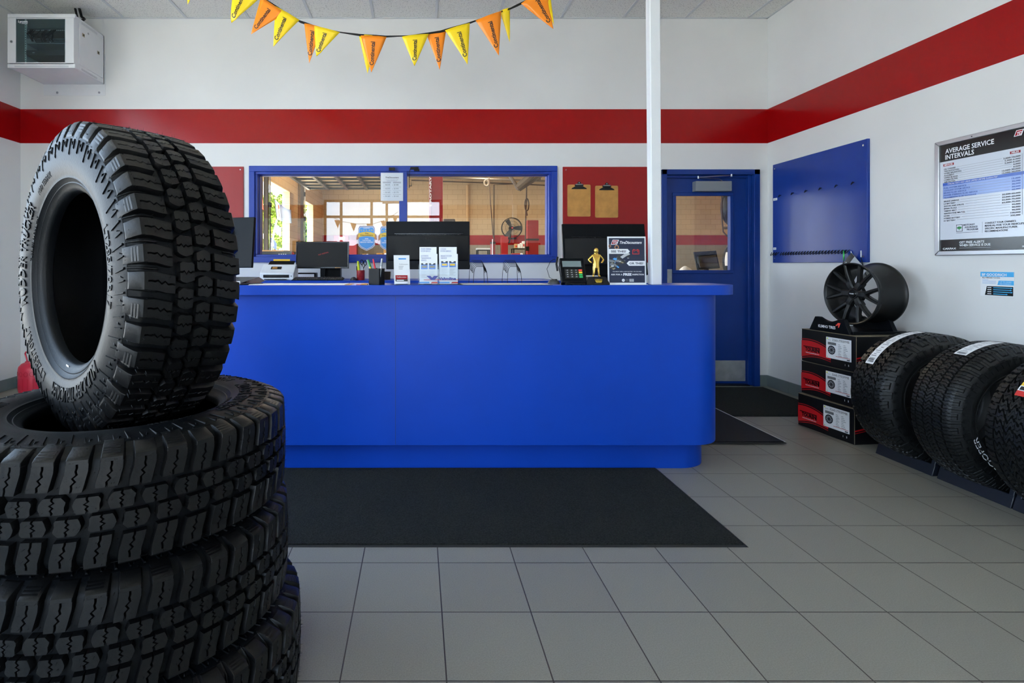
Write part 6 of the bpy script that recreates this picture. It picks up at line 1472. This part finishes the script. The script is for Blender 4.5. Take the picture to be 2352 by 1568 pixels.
# dark bench at the lower left of the window
r = thing('tool_cart', 'dark tool cart seen at the lower left corner of the service window', 'cart', (PG(625, 0, 9).x, 9, 0)); a, b_ = PG(585, 0, 9).x, PG(668, 0, 9).x; zt = PG(0, 577, 9).z
q = MB('dark_metal').box(a, b_, 9, 9.5, 0, zt); q.use('wood_board').box(a, PG(652, 0, 9).x, 9, 9.5, zt, zt + .02).use('ink_red').at((PG(668, 0, 9).x, 9.1, zt - .04), (PI / 2, 0, 0)).cyl(.03, -.02, .05, 14); q.use('paper')
for k in range(4): q.at().box(PG(640 + 5 * k, 0, 9).x, PG(642.5 + 5 * k, 0, 9).x, 8.99, 9, PG(0, 587, 9).z, PG(0, 583, 9).z)
q.build('cart_body', r, world=True)
# projector on a box above the middle monitor: dark lamp housing
o = MB('garage_steel').at(tuple(PG(1032, 505, 9))).box(-.10, .10, 0, .2, -1.9, .02).build('machine_head', bevel=.02); o = bpy.data.objects['machine_head']; tag(o, 'dark grey machine top showing just above the middle monitor', 'machine')
# ------------------------------------------------------------------ seen through the door window
Yd = 8.0
c = PG(1624, 597, Yd); r = thing('monitor', 'acer-marked black monitor on a workshop desk, seen through the door window', 'monitor', (c.x, Yd, 1.06), (0, 0, math.radians(12))); wv, hv = 60 * Yd / F, 42 * Yd / F; zc = c.z - 1.06
r['label'] = 'dark tilted monitor on a workshop desk, seen through the window of the blue door'
TT = Matrix.Translation((0, 0, zc)) @ Matrix.Rotation(math.radians(-12), 4, 'X') @ Matrix.Rotation(math.radians(-4), 4, 'Y')
q = MB('black_plastic'); q.T = TT; q.box(-wv / 2, wv / 2, 0, .02, -hv / 2, hv / 2); q.use('charcoal').box(-wv * .42, wv * .40, -.02, 0, -hv * .4, hv * .22); q.build('panel', r, bevel=.004)
q = MB('black_matte').box(-.03, .03, 0, .03, 0, zc).box(-.11, .11, -.07, .09, 0, .012); q.build('stand', r)
q = MB('ink'); q.T = TT @ Matrix.Translation((wv * .20, -.001, hv * .34)) @ Matrix.Rotation(PI / 2, 4, 'X'); q.text('acer', 0, 0, .02, .07, bold=.05); q.build('lettering', r, smooth=0)
o = MB('garage_steel').box(PG(1540, 0, Yd).x, PG(1700, 0, Yd).x, Yd - .25, Yd + .3, 1.01, 1.06).box(PG(1540, 0, Yd).x, PG(1540, 0, Yd).x + .04, Yd - .25, Yd + .3, 0, 1.01).box(PG(1700, 0, Yd).x - .04, PG(1700, 0, Yd).x, Yd - .25, Yd + .3, 0, 1.01).build('workshop_desk'); tag(o, 'steel workshop desk behind the blue door', 'desk')
q = MB('towel'); pts = []; n = 14
c = PG(1580, 616, 7.9); vs = []
for i in range(n + 1):
    for j in range(7):
        x = -.12 + .24 * i / n; y = -.08 + .16 * j / 6; vs.append((c.x + x, 7.9 + y, .1 + .962 + .105 * max(0, math.cos(y * 16)) * (.65 + .35 * math.cos(x * 22 + 1)) * (1 - (abs(x) / .15) ** 4)))
q.add(vs, [(i * 7 + j, i * 7 + j + 1, (i + 1) * 7 + j + 1, (i + 1) * 7 + j) for i in range(n) for j in range(6)]); o = q.build('towel', smooth=80, solid=.004); tag(o, 'crumpled white towel on the workshop desk, seen through the door window', 'towel')
r = thing('bench_vise', 'dark red machine with hoses on the far bench, seen through the door window', 'machine', (PG(1580, 0, 14).x, 14, 0)); q = MB('lift_red').at((PG(1578, 0, 14).x, 14, 0)).box(-.15, .30, 0, .3, 1.05, 1.28); q.use('charcoal').box(-.20, .34, -.02, .5, 0, 1.05); q.use('black_matte').box(.05, .16, -.03, .06, 1.2, 1.33); q.tube([(-.2, 0, 1.0), (-.25, 0, 1.6), (-.32, 0, 2.0)], .012, 6); q.build('machine_body', r, world=False)
for i, (px, py, lab) in enumerate(((1686, 478, 'black tire hanging high in the workshop, at the upper right of the door window'), (1690, 600, 'black tire with a white sticker at the lower right of the door window'))):
    c = PG(px, py, 10); r = thing('spare_tire', lab, 'tire', tuple(c), (PI / 2, 0, math.radians(33)), 'tires in the workshop')
    q = MB('rubber_worn'); q.lathe([(.315, -.08), (.325, -.06), (.330, 0), (.325, .06), (.315, .08), (.29, .1), (.22, .09), (.21, .07), (.21, -.07), (.22, -.09), (.29, -.1)], 60, closed=True)
    for z_ in (-.045, -.015, .015, .045): q.use('black_matte').lathe([(.3285, z_ - .004), (.331, z_ - .003), (.331, z_ + .003), (.3285, z_ + .004)], 60)
    q.build('casing', r)
    if i:
        q = MB('paper'); vs = []
        for k in range(9):
            a = math.radians(150 + 5.5 * k)
            for z_ in (-.03, .03): vs.append((.334 * math.cos(a), .334 * math.sin(a), z_))
        q.add(vs, [(2 * k, 2 * k + 1, 2 * k + 3, 2 * k + 2) for k in range(8)]); q.build('sticker', r, smooth=0, label='white paper sticker')
r = thing('tire_rack', 'steel tire rack carrying the two tires behind the door window', 'tire rack', (PG(1690, 0, 10).x, 10, 0)); q = MB('garage_steel'); x_ = PG(1686, 0, 10).x
for z_ in (.9, 1.9): q.tube([(x_ - .02, 10.3, z_), (x_ + 1.0, 9.6, z_)], .02, 8); q.tube([(x_ + .1, 10.5, z_), (x_ + 1.1, 9.8, z_)], .02, 8)
for a, b_ in ((.2, 10.15), (1.0, 9.6), (1.1, 9.8)): q.tube([(x_ + a, b_, 0), (x_ + a, b_, 2.2)], .025, 8)
q.build('rack_frame', r, world=True)
pipe('air_hose', 'dark hose with a coupling hanging beside the hanging tire behind the door window', 'hose', [[(PG(1657.5, 430, 9.6).x, 9.6, GZ - .02), PG(1657.5, 430, 9.6), PG(1658, 500, 9.6), PG(1661, 532, 9.6)], [PG(1661, 532, 9.6), PG(1671, 543, 9.6)]], .012, 'hose_brown', 'hanging air hoses')

# ================================================================== outdoors
MB('asphalt').box(-120, 60, -70, 140, -.25, -.16).build('ground', kind='structure', smooth=0)
def tree(label, x, y, h_, rad, seed, m_='leaf_light', n=2600):
    r = thing('tree', label, 'tree', (x, y, -.16), group='trees outside the workshop doors'); rr = random.Random(seed)
    q = MB('bark'); q.tube([(0, 0, 0), (.1, 0, h_ * .3), (0, .1, h_ * .6)], [.22, .16, .08], 8)
    for k in range(6): a = k * 1.1; q.tube([(0, 0, h_ * (.25 + .06 * k)), (rad * .6 * math.cos(a), rad * .6 * math.sin(a), h_ * (.45 + .07 * k))], .04, 5)
    q.build('trunk', r)
    q = MB(m_); blobs = [(rr.gauss(0, rad * .45), rr.gauss(0, rad * .4), rr.uniform(h_ * .22, h_ * .92), rad * rr.uniform(.3, .5)) for _ in range(16)]
    vs = []; fs = []
    for i in range(n):
        bx_, by_, bz_, br_ = blobs[i % 16]; d = Vector((rr.gauss(0, 1), rr.gauss(0, 1), rr.gauss(0, 1))).normalized() * br_ * rr.uniform(.7, 1.05)
        c = Vector((bx_, by_, bz_)) + d; s_ = rr.uniform(.16, .34); u = Vector((rr.gauss(0, 1), rr.gauss(0, 1), rr.gauss(0, 1))).normalized(); v = u.cross(Vector((rr.gauss(0, 1), rr.gauss(0, 1), rr.gauss(0, 1)))).normalized()
        b0 = len(vs); vs += [c - u * s_, c - v * s_ * .5, c + u * s_, c + v * s_ * .5]; fs.append((b0, b0 + 1, b0 + 2, b0 + 3))
    q.add(vs, fs); q.build('foliage', r, smooth=0)
tree('light green tree in the middle of the first workshop opening', -12.6, 47, 7.9, 1.5, 1, 'leaf_light', 5200)
tree('darker green tree at the left of the first workshop opening', -15.6, 50.5, 8.8, 1.3, 2, 'leaf_dark', 4200)
tree('low light green tree at the right of the first opening', -13.6, 58, 8.6, 1.7, 3, 'leaf_light', 4200)
tree('small green tree in the second workshop opening', -10.2, 52.5, 5.4, 1.2, 4, 'leaf_dark', 3000)
tree('far green tree behind the second workshop opening', -12.6, 66, 6.4, 2.2, 6, 'leaf_light', 3000)
# banner flag and small flags
r = thing('tire_banner', 'grey and orange banner with a tire print hanging in the workshop opening', 'banner', tuple(PG(655, 485, 16)), group=None)
Yb = 15.6; n = 12; q = MB('cloth_banner'); A = [PG(631, 458, Yb), PG(670, 483, Yb), PG(672, 513, Yb), PG(636, 502, Yb)]
def bsurf(u, v): p = A[0].lerp(A[1], u).lerp(A[3].lerp(A[2], u), v); p.y += .08 * math.sin(u * 5); p.z -= .12 * math.sin(u * PI) * .4; return p
q.add([bsurf(i / n, j / 4) for i in range(n + 1) for j in range(5)], [(i * 5 + j, i * 5 + j + 1, (i + 1) * 5 + j + 1, (i + 1) * 5 + j) for i in range(n) for j in range(4)]); q.build('cloth', r, world=True, smooth=80, solid=.004)
q = MB('banner_white'); q.add([bsurf(i / n, j / 4) + Vector((0, -.006, 0)) for i in range(0, 4) for j in range(5)], [(i * 5 + j, i * 5 + j + 1, (i + 1) * 5 + j + 1, (i + 1) * 5 + j) for i in range(3) for j in range(4)])
q.use('banner_orange').add([bsurf(i / n, j / 4) + Vector((0, -.010, 0)) for i, j in ((1.2, .6), (2.4, .5), (2.6, 1.2), (2.0, 1.4), (2.1, 3.4), (1.6, 3.4), (1.5, 1.3))], [(0, 1, 2, 3, 6), (3, 4, 5, 6)]); q.build('banner_print', r, world=True, smooth=0)
q = MB('black_matte').tube([PG(612, 424, Yb), PG(628, 452, Yb), PG(631, 458, Yb)], .008, 6); q.tube([PG(631, 458, Yb), PG(636, 503, Yb)], .012, 6); q.build('cord', r, world=True)
r = thing('feather_flag', 'black checkered racing flag on a white pole outside the workshop', 'flag', (PG(634, 0, 22).x, 22, -.16)); q = MB('white_metal').tube([PG(622, 575, 22), PG(630, 530, 22), PG(636, 505, 22)], .035, 8).tube([(PG(622, 0, 22).x - .05, 22, -.16), PG(622, 575, 22)], .035, 8); q.build('pole', r, world=True)
q = MB('paper'); a0 = PG(633, 517, 22)
for i in range(5):
    for j in range(8):
        q.use('ink' if (i + j) % 2 else 'paper'); x_ = a0.x + i * .045; z_ = a0.z - j * .048 - i * .03; q.T = Matrix.Translation((x_, 22 + .01 * i, z_)) @ Matrix.Rotation(PI / 2, 4, 'X'); q.poly([(0, 0), (.045, -.03), (.045, .018), (0, .048)])
q.build('flag_cloth', r, world=True, smooth=0)
for k, (px, py, lab) in enumerate(((653, 460, 'small dark and white pennant flag above the tire banner'), (624, 562, 'small dark pennant flag at the bottom of the white pole'))):
    r = thing('small_flag', lab, 'flag', tuple(PG(px, py, 23)), group='small flags outside the workshop'); q = MB('navy'); s_ = .014; q.T = Matrix.Translation(PG(px, py, 23)) @ Matrix.Rotation(PI / 2, 4, 'X')
    q.prism([(-.12, -.26), (.02, -.10), (.20, -.22), (.22, .05), (.10, .22), (-.02, .30), (-.06, .08)], 0, .01); q.use('paper').prism([(.0, -.06), (.10, -.06), (.08, .12), (.0, .12)], .01, .014); q.build('flag_cloth', r, world=True, smooth=0)
    q = MB('white_metal').tube([PG(px, py, 23.02) + Vector((0, 0, -.3)), Vector((PG(px, py, 23).x, 23.02, -.16))], .012, 6); q.build('pole', r, world=True)
r = thing('orange_banner', 'white and orange banner edge at the far left of the service window', 'banner', tuple(PG(600, 460, 12)), group=None); q = MB('banner_white'); q.T = Matrix(); v4 = [PG(588, 428, 12), PG(598, 428, 12), PG(604, 480, 12), PG(588, 478, 12)]; q.add(v4, [(0, 1, 2, 3)]); q.use('banner_orange').add([p + Vector((0, -.01, 0)) for p in (PG(592, 428, 12), PG(600, 432, 12), PG(606, 482, 12), PG(602, 480, 12))], [(0, 1, 2, 3)]); q.use('black_matte').tube([PG(592, 428, 12), (PG(592, 428, 12).x, 12, GZ - .01)], .006, 6); q.build('cloth', r, world=True, smooth=0)
# bunting hanging inside the storefront behind the camera (seen mirrored in the service window)
r = thing('pennant_bunting', 'plain pennants strung inside the storefront, seen only as a reflection in the service window', 'bunting', (-1.3, -2.8, 2.3))
q = MB('black_matte'); yr = -2.78; pts = [(-2.25, yr, 2.42), (-1.9, yr, 2.27), (-1.5, yr, 2.21), (-1.1, yr, 2.22), (-.75, yr, 2.33), (-.5, yr, 2.52)]; q.tube(pts, .006, 6); q.build('string', r, world=True)
for (x, z) in ((-2.02, 2.30), (-1.62, 2.22), (-1.22, 2.205), (-.86, 2.28), (-.58, 2.42)):
    q = MB('flag_orange'); q.T = Matrix.Translation((x, yr, z)) @ Matrix.Rotation(PI / 2, 4, 'X'); q.prism([(-.08, .015), (0.01, -.20), (.08, 0)], -.001, .001); q.build('pennant', r, world=True, smooth=0)

# ------------------------------------------------------------------ pieces that belong to a part go one level down
SUB = {'mud_tire': [('casing', ('lettering', 'sidewall_lugs', 'barcode_tag'))], 'road_tire': [('casing', ('lettering', 'sidewall_lugs')), ('tread', ('sticker',))],
       'card_terminal': [('keypad', ('keys',))], 'desktop_monitor': [('housing', ('screen', 'lettering'))], 'keyboard': [('keyboard_base', ('keys',))],
       'computer_mouse': [('mouse_body', ('scroll_wheel', 'cable'))], 'alloy_wheel': [('hub', ('centre_cap',))], 'wheel_stand': [('stand_body', ('lettering',))],
       'wheel_box': [('carton', ('label', 'printed_band', 'box_edges', 'side_print'))], 'document_scanner': [('scanner_body', ('touch_screen', 'power_button', 'output_slot'))],
       'monitor': [('panel', ('rear_housing', 'lettering'))], 'wall_board': [('panel', ('screws',))], 'hook_board': [('panel', ('screws', 'label_tag'))],
       'award_statuette': [('base', ('lettering',))], 'product_card': [('card', ('lettering',))], 'counter_sign': [('sign_holder', ('sign_face',))],
       'gas_cylinder': [('tank_body', ('lettering',))], 'network_cabinet': [('side_panel', ('side_latch',))], 'service_counter': [('front_panel', ('panel_seam',))],
       'car_lift_post': [('post', ('lettering', 'sticker'))], 'brochure_rack': [('rack_body', ('lettering',))], 'framed_poster': [('frame', ('frame_screw',))],
       'door_1': [('door_panel', ('kick_plate', 'push_plate', 'window_trim', 'window_pane')), ('door_closer', ('closer_arm',))], 'overhead_door': [('door_panels', ('door_ribs',))]}
base_ = lambda n: n.rsplit('.', 1)[0] if n[-4:-3] == '.' else n
for o in [o for o in bpy.data.objects if o.parent is None and base_(o.name) in SUB]:
    kids = list(o.children)
    for host, names in SUB[base_(o.name)]:
        h = next((c for c in kids if base_(c.name) == host), None)
        if h is None: continue
        for c in kids:
            if base_(c.name) in names: c.parent = h
